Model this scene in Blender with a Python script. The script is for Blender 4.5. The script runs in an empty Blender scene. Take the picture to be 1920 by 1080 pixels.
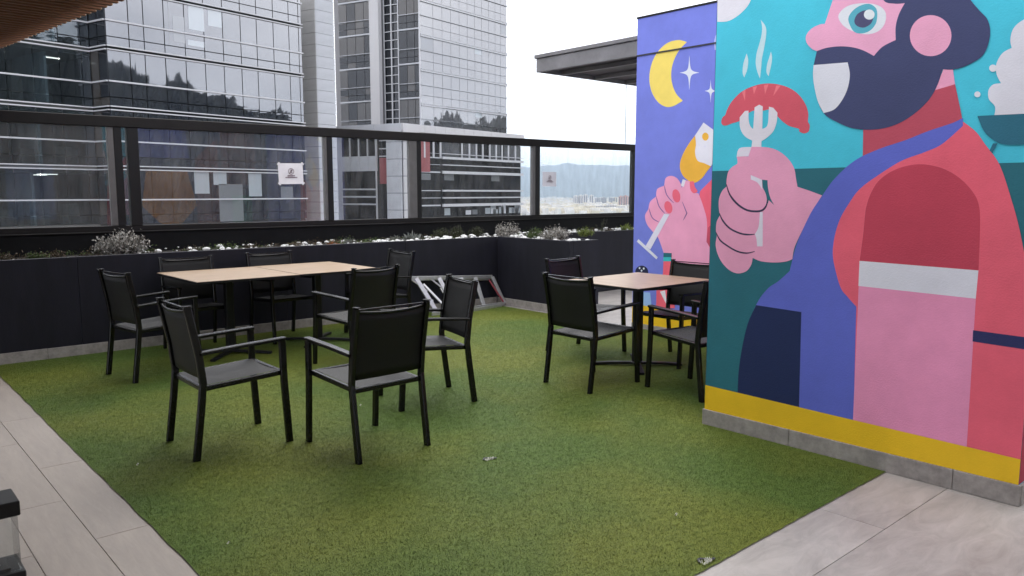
import bpy, bmesh, math, random
import numpy as np
from mathutils import Vector, Matrix
random.seed(7); RNG = np.random.default_rng(11)
scene = bpy.context.scene
COL = scene.collection

# ------------------------------------------------------------------ camera
FPX, CX, CY, HY, EYE = 1465.0, 960.0, 540.0, 361.0, 1.55
PITCH = math.atan((CY - HY) / FPX)
YAW = math.atan((960 + 345) / math.hypot(FPX, CY - HY))      # +Y axis lies this far left of the view
FH = Vector((math.sin(YAW), math.cos(YAW), 0)); RT = Vector((math.cos(YAW), -math.sin(YAW), 0))
FW = FH * math.cos(PITCH) + Vector((0, 0, -math.sin(PITCH))); UP = RT.cross(FW)
cam = bpy.data.cameras.new('camera'); cam.sensor_width = 36; cam.lens = FPX / 1920 * 36
cam.clip_start = 0.05; cam.clip_end = 60000
camo = bpy.data.objects.new('camera', cam); COL.objects.link(camo)
m3 = Matrix((RT, UP, -FW)).transposed()
camo.matrix_world = Matrix.Translation((0, 0, EYE)) @ m3.to_4x4()
scene.camera = camo

# ------------------------------------------------------------------ sky, sun, exposure
SUN_AZ, SUN_EL = math.radians(46), math.radians(48)          # azimuth from +Y towards +X
w = bpy.data.worlds.new('World'); scene.world = w; w.use_nodes = True
nt = w.node_tree; nt.nodes.clear()
def N(t, ty, **k):
    n = t.nodes.new(ty)
    for a, b in k.items(): setattr(n, a, b)
    return n
wo = N(nt, 'ShaderNodeOutputWorld'); bg = N(nt, 'ShaderNodeBackground')
sky = N(nt, 'ShaderNodeTexSky', sky_type='NISHITA', sun_disc=False, sun_elevation=SUN_EL, sun_rotation=SUN_AZ,
        altitude=2600, dust_density=4.0)
tc = N(nt, 'ShaderNodeTexCoord'); mp = N(nt, 'ShaderNodeMapping'); mp.inputs['Scale'].default_value = (1, 1, 2.6)
nz = N(nt, 'ShaderNodeTexNoise'); nz.inputs['Scale'].default_value = 2.3; nz.inputs['Detail'].default_value = 6
nz.inputs['Roughness'].default_value = .55
cr = N(nt, 'ShaderNodeValToRGB')
cr.color_ramp.elements[0].position = .34; cr.color_ramp.elements[0].color = (12.8, 12.7, 13.2, 1)
cr.color_ramp.elements[1].position = .66; cr.color_ramp.elements[1].color = (25.4, 25, 25, 1)
mx = N(nt, 'ShaderNodeMix', data_type='RGBA'); mx.inputs['Factor'].default_value = .88
nt.links.new(tc.outputs['Generated'], mp.inputs['Vector']); nt.links.new(mp.outputs[0], nz.inputs['Vector'])
nt.links.new(nz.outputs['Fac'], cr.inputs[0]); nt.links.new(sky.outputs[0], mx.inputs['A'])
nt.links.new(cr.outputs[0], mx.inputs['B']); nt.links.new(mx.outputs['Result'], bg.inputs[0])
bg.inputs[1].default_value = .1; nt.links.new(bg.outputs[0], wo.inputs[0])
sl = bpy.data.lights.new('sun', 'SUN'); sl.energy = 1.2; sl.angle = math.radians(24); sl.color = (1, .97, .92)
so = bpy.data.objects.new('sun', sl); COL.objects.link(so); so.location = (0, 0, 40)
sdir = Vector((math.sin(SUN_AZ) * math.cos(SUN_EL), math.cos(SUN_AZ) * math.cos(SUN_EL), math.sin(SUN_EL)))
so.rotation_euler = sdir.to_track_quat('Z', 'Y').to_euler()
scene.view_settings.view_transform = 'Standard'; scene.view_settings.look = 'None'
scene.view_settings.exposure = 0.46; scene.view_settings.gamma = 1
scene.render.engine = 'CYCLES'
scene.cycles.max_bounces = 8; scene.cycles.transparent_max_bounces = 16
scene.cycles.volume_bounces = 0

# ------------------------------------------------------------------ survey helpers (photo point -> place)
def ray(x, y): return FW + RT * ((x - CX) / FPX) - UP * ((y - CY) / FPX)
def gz(x, y, z=0):
    r = ray(x, y); t = (z - EYE) / r.z; return Vector((r.x * t, r.y * t, z))
def onY(x, y, Y):
    r = ray(x, y); q = r * (Y / r.y); q.z += EYE; return q
def onX(x, y, X):
    r = ray(x, y); q = r * (X / r.x); q.z += EYE; return q
def cd(lat, dep, z=0): return Vector((RT.x * lat + FH.x * dep, RT.y * lat + FH.y * dep, z))
def on_plane(x, y, p0, p1):
    """hit of the sight line with the vertical plane p0-p1: (metres along, z)"""
    d = (p1 - p0); d.z = 0; L = d.length; d /= L; n = Vector((d.y, -d.x, 0)); r = ray(x, y)
    t = p0.to_2d().to_3d().dot(n) / r.dot(n); q = r * t; q.z += EYE
    return (q - p0).to_2d().dot(d.to_2d()), q.z

# ------------------------------------------------------------------ object helpers
def S(r, g, b):
    f = lambda c: c / 12.92 if c <= .04045 else ((c + .055) / 1.055) ** 2.4
    return (f(r / 255), f(g / 255), f(b / 255))
def thing(name, label, cat, loc=(0, 0, 0), rz=0, group=None):
    o = bpy.data.objects.new(name, None); COL.objects.link(o); o.location = loc; o.rotation_euler = (0, 0, rz)
    o.empty_display_size = .1
    return tag(o, label, cat, group)
def tag(o, label, cat, group=None):
    o['label'] = label; o['category'] = cat
    if group: o['group'] = group
    return o
def obj(name, me, mat=None, parent=None, loc=None, rz=None, kind=None):
    if isinstance(me, bmesh.types.BMesh):
        b = me; me = bpy.data.meshes.new(name); b.to_mesh(me); b.free()
    if mat is not None and not me.materials: me.materials.append(mat)
    o = bpy.data.objects.new(name, me); COL.objects.link(o)
    if parent: o.parent = parent
    if loc is not None: o.location = loc
    if rz is not None: o.rotation_euler = (0, 0, rz)
    if kind: o['kind'] = kind
    return o
def dup(root, loc, rz):
    r = root.copy(); COL.objects.link(r); r.location = loc; r.rotation_euler = (0, 0, rz)
    for ch in root.children:
        c = ch.copy(); COL.objects.link(c); c.parent = r
        for gch in ch.children:
            d = gch.copy(); COL.objects.link(d); d.parent = c
    return r
def box(b, lo, hi, bev=0):
    c = [(a + d) / 2 for a, d in zip(lo, hi)]; s = [abs(d - a) for a, d in zip(lo, hi)]
    r = bmesh.ops.create_cube(b, size=1, matrix=Matrix.Translation(c) @ Matrix.Diagonal((*s, 1)))
    if bev:
        es = list({e for v in r['verts'] for e in v.link_edges})
        bmesh.ops.bevel(b, geom=es, offset=bev, segments=1, affect='EDGES', clamp_overlap=True)
    return b
def bx(lo, hi, bev=0): return box(bmesh.new(), lo, hi, bev)
def bar(b, p, q, wx, wy, ref=(0, 0, 1), bev=0):
    """a rectangular bar from p to q, wx across, wy along the reference"""
    p, q = Vector(p), Vector(q); d = q - p; L = d.length; d.normalize()
    u = d.cross(Vector(ref))
    if u.length < 1e-4: u = d.cross(Vector((0, 1, 0)))
    u.normalize(); v = u.cross(d)
    M = Matrix((u, v, d)).transposed().to_4x4(); M.translation = (p + q) / 2
    r = bmesh.ops.create_cube(b, size=1, matrix=M @ Matrix.Diagonal((wx, wy, L, 1)))
    if bev:
        es = list({e for vv in r['verts'] for e in vv.link_edges})
        bmesh.ops.bevel(b, geom=es, offset=bev, segments=1, affect='EDGES', clamp_overlap=True)
    return b
def sweep(b, pts, wx, wy, side=(1, 0, 0)):
    """rectangular tube through points; side = width axis"""
    sd = Vector(side); rings = []
    for i, p in enumerate(pts):
        a = Vector(pts[max(i - 1, 0)]); c = Vector(pts[min(i + 1, len(pts) - 1)]); t = (c - a).normalized()
        n = sd.cross(t).normalized(); s2 = t.cross(n).normalized() if False else sd
        k = min(wx, wy) * .18; hx, hy = wx / 2, wy / 2
        prof = [(hx - k, hy), (hx, hy - k), (hx, -hy + k), (hx - k, -hy), (-hx + k, -hy), (-hx, -hy + k), (-hx, hy - k), (-hx + k, hy)]
        rings.append([b.verts.new(Vector(p) + s2 * x + n * y) for x, y in prof])
    for r0, r1 in zip(rings, rings[1:]):
        for j in range(8): b.faces.new((r0[j], r0[(j + 1) % 8], r1[(j + 1) % 8], r1[j]))
    b.faces.new(rings[0][::-1]); b.faces.new(rings[-1])
    bmesh.ops.recalc_face_normals(b, faces=b.faces)
    return b

# ------------------------------------------------------------------ materials
def mat(name, col, rough=.6, metal=0, spec=.5, var=0, vscale=6, bump=0, bscale=120, col2=None, stretch=(1, 1, 1), coat=0):
    m = bpy.data.materials.new(name); m.use_nodes = True; t = m.node_tree; p = t.nodes['Principled BSDF']
    p.inputs['Base Color'].default_value = (*col, 1); p.inputs['Roughness'].default_value = rough
    p.inputs['Metallic'].default_value = metal; p.inputs['Specular IOR Level'].default_value = spec
    if coat: p.inputs['Coat Weight'].default_value = coat
    if var or bump:
        tc = N(t, 'ShaderNodeTexCoord'); mp = N(t, 'ShaderNodeMapping'); mp.inputs['Scale'].default_value = stretch
        t.links.new(tc.outputs['Object'], mp.inputs[0])
    if var:
        nz = N(t, 'ShaderNodeTexNoise'); nz.inputs['Scale'].default_value = vscale; nz.inputs['Detail'].default_value = 7
        nz.inputs['Roughness'].default_value = .65
        t.links.new(mp.outputs[0], nz.inputs['Vector'])
        r = N(t, 'ShaderNodeValToRGB'); c2 = col2 or tuple(min(1, c * (1 + var)) for c in col)
        c1 = tuple(c * (1 - var) for c in col) if not col2 else col
        r.color_ramp.elements[0].position = .3; r.color_ramp.elements[1].position = .7
        r.color_ramp.elements[0].color = (*c1, 1); r.color_ramp.elements[1].color = (*c2, 1)
        t.links.new(nz.outputs['Fac'], r.inputs[0]); t.links.new(r.outputs[0], p.inputs['Base Color'])
    if bump:
        n2 = N(t, 'ShaderNodeTexNoise'); n2.inputs['Scale'].default_value = bscale; n2.inputs['Detail'].default_value = 4
        t.links.new(mp.outputs[0], n2.inputs['Vector'])
        bp = N(t, 'ShaderNodeBump'); bp.inputs['Strength'].default_value = bump; bp.inputs['Distance'].default_value = .01
        t.links.new(n2.outputs['Fac'], bp.inputs['Height']); t.links.new(bp.outputs[0], p.inputs['Normal'])
    return m
def schlick(t, base):
    lw = N(t, 'ShaderNodeLayerWeight'); lw.inputs['Blend'].default_value = .5
    pw = N(t, 'ShaderNodeMath', operation='POWER'); pw.inputs[1].default_value = 5
    ma = N(t, 'ShaderNodeMath', operation='MULTIPLY_ADD', use_clamp=True); ma.inputs[1].default_value = 1 - base; ma.inputs[2].default_value = base
    t.links.new(lw.outputs['Facing'], pw.inputs[0]); t.links.new(pw.outputs[0], ma.inputs[0]); return ma
def mirror_glass(name, dark, refl, tint=(1, 1, 1), wave=.02, see=0.0, rough=.02):
    """coated facade glass: part mirror, part dark interior, optionally see-through"""
    m = bpy.data.materials.new(name); m.use_nodes = True; t = m.node_tree; t.nodes.clear()
    o = N(t, 'ShaderNodeOutputMaterial'); gl = N(t, 'ShaderNodeBsdfGlossy'); gl.inputs['Roughness'].default_value = rough
    gl.inputs['Color'].default_value = (*tint, 1)
    df = N(t, 'ShaderNodeBsdfDiffuse'); df.inputs['Color'].default_value = (*dark, 1)
    a = df
    if see:
        tr = N(t, 'ShaderNodeBsdfTransparent'); tr.inputs['Color'].default_value = (.8, .86, .88, 1)
        ms = N(t, 'ShaderNodeMixShader'); ms.inputs[0].default_value = see
        t.links.new(df.outputs[0], ms.inputs[1]); t.links.new(tr.outputs[0], ms.inputs[2]); a = ms
    mix = N(t, 'ShaderNodeMixShader')
    t.links.new(schlick(t, refl + .04).outputs[0], mix.inputs[0])
    t.links.new(a.outputs[0], mix.inputs[1]); t.links.new(gl.outputs[0], mix.inputs[2])
    t.links.new(mix.outputs[0], o.inputs[0])
    if wave:
        tc = N(t, 'ShaderNodeTexCoord'); nz = N(t, 'ShaderNodeTexNoise'); nz.inputs['Scale'].default_value = .7
        bp = N(t, 'ShaderNodeBump'); bp.inputs['Strength'].default_value = wave; bp.inputs['Distance'].default_value = .2
        t.links.new(tc.outputs['Object'], nz.inputs['Vector']); t.links.new(nz.outputs['Fac'], bp.inputs['Height'])
        t.links.new(bp.outputs[0], gl.inputs['Normal'])
    return m
def clear_glass(name, tint, refl=0.0, dirt=0.0):
    m = bpy.data.materials.new(name); m.use_nodes = True; t = m.node_tree; t.nodes.clear()
    o = N(t, 'ShaderNodeOutputMaterial'); tr = N(t, 'ShaderNodeBsdfTransparent'); tr.inputs[0].default_value = (*tint, 1)
    gl = N(t, 'ShaderNodeBsdfGlossy'); gl.inputs['Roughness'].default_value = .0
    mix = N(t, 'ShaderNodeMixShader'); t.links.new(schlick(t, refl + .03).outputs[0], mix.inputs[0])
    src = tr
    if dirt:
        df = N(t, 'ShaderNodeBsdfDiffuse'); df.inputs[0].default_value = (.55, .55, .56, 1)
        tc = N(t, 'ShaderNodeTexCoord'); mp = N(t, 'ShaderNodeMapping'); mp.inputs['Scale'].default_value = (3, 1, .8)
        nz = N(t, 'ShaderNodeTexNoise'); nz.inputs['Scale'].default_value = 3; nz.inputs['Detail'].default_value = 8
        r = N(t, 'ShaderNodeMapRange'); r.inputs[1].default_value = .35; r.inputs[2].default_value = .8
        r.inputs[3].default_value = dirt * .25; r.inputs[4].default_value = dirt * 1.6
        t.links.new(tc.outputs['Object'], mp.inputs[0]); t.links.new(mp.outputs[0], nz.inputs['Vector'])
        t.links.new(nz.outputs['Fac'], r.inputs[0])
        md = N(t, 'ShaderNodeMixShader'); t.links.new(r.outputs[0], md.inputs[0])
        t.links.new(tr.outputs[0], md.inputs[1]); t.links.new(df.outputs[0], md.inputs[2]); src = md
    t.links.new(src.outputs[0], mix.inputs[1]); t.links.new(gl.outputs[0], mix.inputs[2])
    t.links.new(mix.outputs[0], o.inputs[0]); return m

M = {}
M['black'] = mat('black_powder_coat', (.010, .010, .011), .4, spec=.3, var=.2, vscale=40)
M['frame'] = mat('charcoal_powder_coat', (.006, .0058, .006), .26, spec=.38, var=.15, vscale=30, bump=.05, bscale=900)
M['sling'] = mat('textilene_mesh', (.010, .0097, .0105), .5, spec=.3, var=.15, vscale=260, bump=.3, bscale=1400)
M['planter'] = mat('dark_blue_black_paint', (.0115, .0113, .0185), .62, spec=.25, var=.28, vscale=3, stretch=(2.5, 2.5, .5), bump=.12, bscale=70)
M['plinth'] = mat('black_plinth_paint', (.006, .006, .007), .6, spec=.15, var=.3, vscale=8)
M['skirt'] = mat('stone_skirting', S(150, 144, 140), .6, var=.3, vscale=13, bump=.1, bscale=60)
M['rail'] = mat('bronze_black_rail', (.010, .0085, .0085), .5, spec=.25, var=.2, vscale=12)
M['postgrey'] = mat('grey_aluminium_post', (.13, .125, .125), .45, metal=.3, var=.1, vscale=10)
M['alu'] = mat('ladder_aluminium', (.55, .55, .56), .42, metal=.75, var=.12, vscale=25)
M['red'] = mat('red_sticker', (.22, .03, .045), .5)
M['soil'] = mat('planter_soil', (.02, .016, .013), .95, var=.4, vscale=40, bump=.6, bscale=60)
M['pebble'] = mat('white_pebble', (.72, .72, .71), .6, var=.12, vscale=20)
M['oak'] = None
M['stone'] = mat('tower_stone', (.44, .46, .51), .7, var=.12, vscale=.8)
M['stone2'] = mat('tower_stone_warm', (.46, .46, .47), .7, var=.12, vscale=.8)
M['concrete'] = mat('podium_concrete', (.46, .46, .49), .75, var=.1, vscale=.6)
M['fin'] = mat('aluminium_fin', (.48, .49, .53), .4, metal=.1)
M['mull'] = mat('dark_mullion', (.02, .02, .024), .5)
M['core'] = mat('tower_interior', (.012, .013, .016), .8)
M['glassA'] = mirror_glass('tower_coated_glass', (.008, .010, .017), .235, (.92, .94, 1))
M['glassB'] = mirror_glass('pale_coated_glass', (.085, .087, .097), .25, (.95, .96, 1))
M['glassD'] = mirror_glass('dark_side_glass', (.009, .010, .013), .015, (.9, .93, 1))
M['glassE'] = mirror_glass('smoky_side_glass', (.045, .04, .036), .03, (.9, .93, 1))
M['glassS'] = mirror_glass('office_see_through_glass', (.010, .012, .016), .07, (.85, .92, 1), see=.75)
M['blind'] = mirror_glass('blind_behind_glass', (.34, .38, .42), .14, (.92, .94, 1))
M['blindg'] = mirror_glass('grey_blind_behind_glass', (.16, .17, .185), .17, (.92, .94, 1))
M['fglass'] = clear_glass('balustrade_glass', (.965, .975, .98), .010, .06)
M['lglass'] = clear_glass('lantern_glass', (.95, .96, .96), .0, .02)
M['paper'] = mat('sign_paper', (.78, .76, .80), .6, var=.04, vscale=30)
M['ink'] = mat('sign_ink', (.10, .03, .06), .7)

# ------------------------------------------------------------------ terrace floor
floor_z = 0.0
M['tileL'] = mat('wood_look_tile', S(158, 148, 143), .5, var=.10, vscale=5, stretch=(6, .9, 1), bump=.05, bscale=30)
M['tileR'] = mat('grey_stone_tile', S(178, 172, 171), .42, var=.13, vscale=3.2, stretch=(1, 2.2, 1), bump=.04, bscale=30)
M['grout'] = mat('tile_grout', S(132, 124, 120), .85)
def tile_mat(name, c0, c1, sx, sy, scale, rough):
    m = bpy.data.materials.new(name); m.use_nodes = True; t = m.node_tree; p = t.nodes['Principled BSDF']
    p.inputs['Roughness'].default_value = rough; p.inputs['Specular IOR Level'].default_value = .45
    tc = N(t, 'ShaderNodeTexCoord'); oi = N(t, 'ShaderNodeObjectInfo'); mp = N(t, 'ShaderNodeMapping'); mp.inputs['Scale'].default_value = (sx, sy, 1)
    ad = N(t, 'ShaderNodeVectorMath', operation='MULTIPLY_ADD'); ad.inputs[1].default_value = (37, 53, 0)
    t.links.new(oi.outputs['Random'], ad.inputs[0]); t.links.new(tc.outputs['Object'], ad.inputs[2]); t.links.new(ad.outputs[0], mp.inputs[0])
    n1 = N(t, 'ShaderNodeTexNoise'); n1.inputs['Scale'].default_value = scale * 1.7; n1.inputs['Detail'].default_value = 12; n1.inputs['Roughness'].default_value = .7; n1.inputs['Distortion'].default_value = 1.4
    n2 = N(t, 'ShaderNodeTexNoise'); n2.inputs['Scale'].default_value = scale * .3; n2.inputs['Detail'].default_value = 4; n2.inputs['Distortion'].default_value = 2.5
    mx_ = N(t, 'ShaderNodeMath', operation='MULTIPLY_ADD'); mx_.inputs[1].default_value = .55
    m2 = N(t, 'ShaderNodeMath', operation='MULTIPLY'); m2.inputs[1].default_value = .45
    t.links.new(mp.outputs[0], n1.inputs['Vector']); t.links.new(mp.outputs[0], n2.inputs['Vector'])
    t.links.new(n2.outputs['Fac'], m2.inputs[0]); t.links.new(n1.outputs['Fac'], mx_.inputs[0]); t.links.new(m2.outputs[0], mx_.inputs[2])
    r = N(t, 'ShaderNodeValToRGB'); r.color_ramp.elements[0].position = .36; r.color_ramp.elements[1].position = .64
    r.color_ramp.elements[0].color = (*c0, 1); r.color_ramp.elements[1].color = (*c1, 1)
    t.links.new(mx_.outputs[0], r.inputs[0]); t.links.new(r.outputs[0], p.inputs['Base Color'])
    mr = N(t, 'ShaderNodeMapRange'); mr.inputs[3].default_value = rough - .1; mr.inputs[4].default_value = rough + .15
    t.links.new(mx_.outputs[0], mr.inputs[0]); t.links.new(mr.outputs[0], p.inputs['Roughness']); return m
M['tileL'] = tile_mat('wood_look_tile', S(144, 135, 128), S(161, 151, 143), 7, .9, 3.5, .48)
M['tileR'] = tile_mat('grey_stone_tile', S(148, 143, 139), S(184, 178, 174), 1.0, 2.6, 2.2, .4)
fl = obj('terrace_floor', bx((-4.5, -4.5, -.35), (12.6, 9.5, -.012)), M['grout'], kind='structure')
def tilemesh(sx, sy, m):
    b = bx((0, 0, -.011), (sx, sy, 0), .0015); me = bpy.data.meshes.new('tile'); b.to_mesh(me); b.free(); me.materials.append(m); return me
G = .0025
pl = tilemesh(.241 - G, 1.2 - G, M['tileL'])
for i in range(-9, 2):
    x = 1.045 - .237 * (1 - i) + .005 if False else .818 + .241 * i
    for j in range(-4, 9):
        y = .17 + 1.2 * j + (.6 if i % 2 else 0) - .01
        if y > 8.4 or y < -4.2: continue
        o = obj('plank_tile', pl, None, fl, (x, y, -.0005 * random.random())); o.scale = (1, min(1, max(.05, (8.3 - y) / 1.2)), 1)
tl = tilemesh(1.45 - G, .58 - G, M['tileR'])
for j in range(-9, 4):
    y = 1.45 + .58 * j
    for i in range(-1, 7):
        x = -.03 + 1.45 * i + (.0 if j % 2 else .72)
        if x < 1.05 - 1.45 or (y > 1.5): continue
        x0 = max(x, 1.068)
        if x + 1.45 - x0 < .1: continue
        o = obj('slab_tile', tl, None, fl, (x0, y, -.0004 * random.random())); o.scale = ((x + 1.45 - x0) / 1.45, 1, 1)
for j in range(0, 6):                                           # tiled passage behind the turf
    for i in range(0, 4):
        y = 3.0 + .58 * j * 1.5; o = obj('slab_tile', tl, None, fl, (6.96 + 1.2 * i, 3.0 + .87 * j, 0)); o.scale = (1.2 / 1.45, 1.5, 1)

# artificial turf: backing sheet plus short blades
XA, XB, YA, YB = 1.045, 6.93, 1.765, 8.235
BX, BY = 4.345, 2.99                                            # corner of the painted block
def turf_mat():
    m = bpy.data.materials.new('artificial_turf'); m.use_nodes = True; t = m.node_tree; p = t.nodes['Principled BSDF']
    p.inputs['Roughness'].default_value = .55; p.inputs['Specular IOR Level'].default_value = .06
    tc = N(t, 'ShaderNodeTexCoord')
    n1 = N(t, 'ShaderNodeTexNoise'); n1.inputs['Scale'].default_value = .75; n1.inputs['Detail'].default_value = 3
    n2 = N(t, 'ShaderNodeTexNoise'); n2.inputs['Scale'].default_value = 130; n2.inputs['Detail'].default_value = 5
    r1 = N(t, 'ShaderNodeValToRGB'); r1.color_ramp.elements[0].position = .4; r1.color_ramp.elements[1].position = .62
    r1.color_ramp.elements[0].color = (.094, .148, .034, 1); r1.color_ramp.elements[1].color = (.148, .176, .034, 1)
    r2 = N(t, 'ShaderNodeValToRGB'); r2.color_ramp.elements[0].position = .30; r2.color_ramp.elements[1].position = .46
    r2.color_ramp.elements[0].color = (.45, .47, .5, 1); r2.color_ramp.elements[1].color = (1.06, 1.06, 1.06, 1)
    mm = N(t, 'ShaderNodeMix', data_type='RGBA', blend_type='MULTIPLY'); mm.inputs['Factor'].default_value = 1
    for n in (n1, n2): t.links.new(tc.outputs['Object'], n.inputs['Vector'])
    t.links.new(n1.outputs['Fac'], r1.inputs[0]); t.links.new(n2.outputs['Fac'], r2.inputs[0])
    t.links.new(r1.outputs[0], mm.inputs['A']); t.links.new(r2.outputs[0], mm.inputs['B'])
    n3 = N(t, 'ShaderNodeTexNoise'); n3.inputs['Scale'].default_value = 22; n3.inputs['Detail'].default_value = 3
    r3 = N(t, 'ShaderNodeMapRange'); r3.inputs[1].default_value = .3; r3.inputs[2].default_value = .7; r3.inputs[3].default_value = .86; r3.inputs[4].default_value = 1.12
    m3_ = N(t, 'ShaderNodeMix', data_type='RGBA', blend_type='MULTIPLY'); m3_.inputs['Factor'].default_value = 1
    t.links.new(tc.outputs['Object'], n3.inputs['Vector']); t.links.new(n3.outputs['Fac'], r3.inputs[0])
    t.links.new(mm.outputs['Result'], m3_.inputs['A']); t.links.new(r3.outputs[0], m3_.inputs['B'])
    t.links.new(m3_.outputs['Result'], p.inputs['Base Color'])
    ge = N(t, 'ShaderNodeNewGeometry'); va = N(t, 'ShaderNodeVectorMath', operation='MULTIPLY_ADD'); va.inputs[1].default_value = (.2, .2, .2); va.inputs[2].default_value = (0, 0, 1)
    vn = N(t, 'ShaderNodeVectorMath', operation='NORMALIZE')
    t.links.new(ge.outputs['Normal'], va.inputs[0]); t.links.new(va.outputs[0], vn.inputs[0]); t.links.new(vn.outputs[0], p.inputs['Normal'])
    return m
M['turf'] = turf_mat()
def wob(t): return .002 * math.sin(t * 2.1) + .001 * math.sin(t * 13.7 + 1) + .002 * math.sin(t * 61)
b = bmesh.new()
edge = []
for k in range(80): y = YB + (YA - YB) * k / 79; edge.append((XA + wob(y), y))
for k in range(60): x = XA + (BX - XA) * k / 59; edge.append((x, YA + wob(x + 9)))
edge += [(BX, BY), (XB, BY), (XB, YB)]
vs = [b.verts.new((x, y, .006)) for x, y in edge]; f = b.faces.new(vs)
bmesh.ops.triangulate(b, faces=[f])
M['backing'] = mat('turf_backing', (.15, .205, .04), .9, var=.3, vscale=60)
turf = obj('turf_mat', b, M['turf'], kind='structure')
NB = 900000
x = RNG.uniform(XA, XB, NB * 2); y = RNG.uniform(YA, YB, NB * 2)
wv = lambda t: .002 * np.sin(t * 2.1) + .001 * np.sin(t * 13.7 + 1) + .002 * np.sin(t * 61)
dist = np.hypot(x, y)
keep = (x > XA + wv(y)) & (y > YA + wv(x + 9)) & ~((x > BX) & (y < BY)) & (RNG.random(NB * 2) < np.clip(1.25 - dist / 10, .32, 1))
x, y = x[keep], y[keep]; n = len(x); dist = dist[keep]
h = RNG.uniform(.003, .0075, n); a = RNG.uniform(0, 2 * math.pi, n); wd = RNG.uniform(.0006, .0013, n) * (1 + dist * .12)
ln = RNG.uniform(.0, .005, n); la = RNG.uniform(0, 2 * math.pi, n)
co = np.empty((n, 3, 3), np.float32)
co[:, 0] = np.stack([x - np.cos(a) * wd, y - np.sin(a) * wd, np.full(n, .005)], 1)
co[:, 1] = np.stack([x + np.cos(a) * wd, y + np.sin(a) * wd, np.full(n, .005)], 1)
co[:, 2] = np.stack([x + np.cos(la) * ln, y + np.sin(la) * ln, .005 + h], 1)
me = bpy.data.meshes.new('turf_blades'); me.vertices.add(n * 3); me.vertices.foreach_set('co', co.ravel())
me.loops.add(n * 3); me.loops.foreach_set('vertex_index', np.arange(n * 3, dtype=np.int32))
me.polygons.add(n); me.polygons.foreach_set('loop_start', np.arange(0, n * 3, 3, dtype=np.int32))
me.update()
tb = obj('turf_blades', me, M['turf'], kind='stuff'); tag(tb, 'short green artificial grass blades covering the terrace', 'artificial grass')

# frayed seams and scraps on the turf
M['fray'] = mat('pale_turf_backing', (.5, .5, .42), .9)
M['scrap'] = mat('pale_scrap', (.72, .72, .62), .8)
def fray(px_, py_, n, ln_, label):
    c = gz(px_, py_, .012); b = bmesh.new()
    for k in range(n):
        s = Vector((c.x + random.uniform(-.03, .03), c.y + random.uniform(-.012, .012), .012))
        a_ = random.uniform(-.5, .5) + .8
        bar(b, s, s + Vector((math.cos(a_) * ln_, math.sin(a_) * ln_, random.uniform(.0, .008))), .002, .0015)
    o = obj('frayed_turf_tuft', b, M['fray'])
    g_ = bmesh.new()
    for k in range(9): s_ = -.035 + .0085 * k; bar(g_, (c.x + s_ + .01, c.y + .016 + .02 * math.sin(k * .6), .0135), (c.x + s_ + .022, c.y + .018 + .02 * math.sin(k * .6 + .6), .0135), .012, .002, ref=(0, 0, 1))
    obj('slit_shade', g_, M['mull'], o)  # dark strips laid on the turf, standing in for shade in the tear
    tag(o, label, 'turf tuft', 'frayed tufts in the turf')
fray(917, 862, 26, .016, 'small pale frayed tuft in the middle of the open turf')
fray(1325, 1054, 30, .016, 'small pale frayed tuft at the front turf edge by the grey slabs')
for px_, py_, lb in ((258, 871, 'tiny pale scrap on the turf below the front left chair'), (428, 1018, 'tiny pale scrap near the front left turf edge'),
                     (676, 760, 'tiny pale scrap on the turf under the front centre chair'), (1268, 965, 'tiny pale scrap on the turf left of the frayed front edge'),
                     (268, 644, 'tiny pale scrap on the turf beside the far left chair')):
    c = gz(px_, py_, .02); b = bmesh.new()
    bmesh.ops.create_grid(b, x_segments=3, y_segments=2, size=.5)
    for v in b.verts: v.co = Vector((c.x + v.co.x * .018, c.y + v.co.y * .009, .021 + .006 * math.sin(v.co.x * 7) + random.uniform(0, .003)))
    o = obj('leaf_scrap', b, M['scrap']); tag(o, lb, 'scrap', 'scraps on the turf')

# ------------------------------------------------------------------ planter and balustrade
PY, PT = 8.25, .945
pt = thing('planter', 'long dark low planter wall with a box projecting at its right end', 'planter', (0, 0, 0))
def part(name, lo, hi, m, parent, bev=.004, kind=None): return obj(name, bx(lo, hi, bev), M[m] if isinstance(m, str) else m, parent, kind=kind)
seams = [-4.5, -2.4, -.3, 1.8, 3.9, 5.5, 7.02]
for a_, c_ in zip(seams, seams[1:]): part('wall_panel', (a_ + .0012, PY, 0), (c_ - .0012, PY + .07, PT + random.uniform(-.001, .001)), 'planter', pt, .003)
M['planter2'] = M['planter']
part('box_side', (7.02, 6.85, .0), (7.09, 8.25, PT), 'planter', pt, .003)
part('box_front', (7.092, 6.852, 0), (7.57, 6.92, PT - .002), 'planter', pt, .003)
part('box_end', (7.50, 6.922, 0), (7.572, 8.25, PT - .003), 'planter', pt, .003)
part('rear_panel', (7.574, PY, 0), (12.4, PY + .07, PT), 'planter', pt, .003)
part('soil', (-4.5, PY + .071, .5), (12.4, 9.13, .905), 'soil', pt, 0)
part('box_soil', (7.091, 6.921, .5), (7.499, 8.3, .905), 'soil', pt, 0)
def skirt_run(parent, p, q, nrm, hgt=.105, th=.014, L=1.2, off=0):
    p, q, nrm = Vector(p), Vector(q), Vector(nrm); d = q - p; T = d.length; d.normalize(); s = -off
    while s < T:
        a_, c_ = max(0, s), min(T, s + L)
        if c_ - a_ > .02:
            A = p + d * (a_ + .0012); C = p + d * (c_ - .0012) + nrm * th
            lo = [min(A[i], C[i]) for i in range(2)] + [0.001]; hi = [max(A[i], C[i]) for i in range(2)] + [hgt + random.uniform(-.001, .001)]
            obj('skirting_tile', bx(lo, hi, .002), M['skirt'], parent)
        s += L
skirt_run(pt, (-4.5, PY - .0005, 0), (7.0, PY - .0005, 0), (0, -1, 0))
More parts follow.
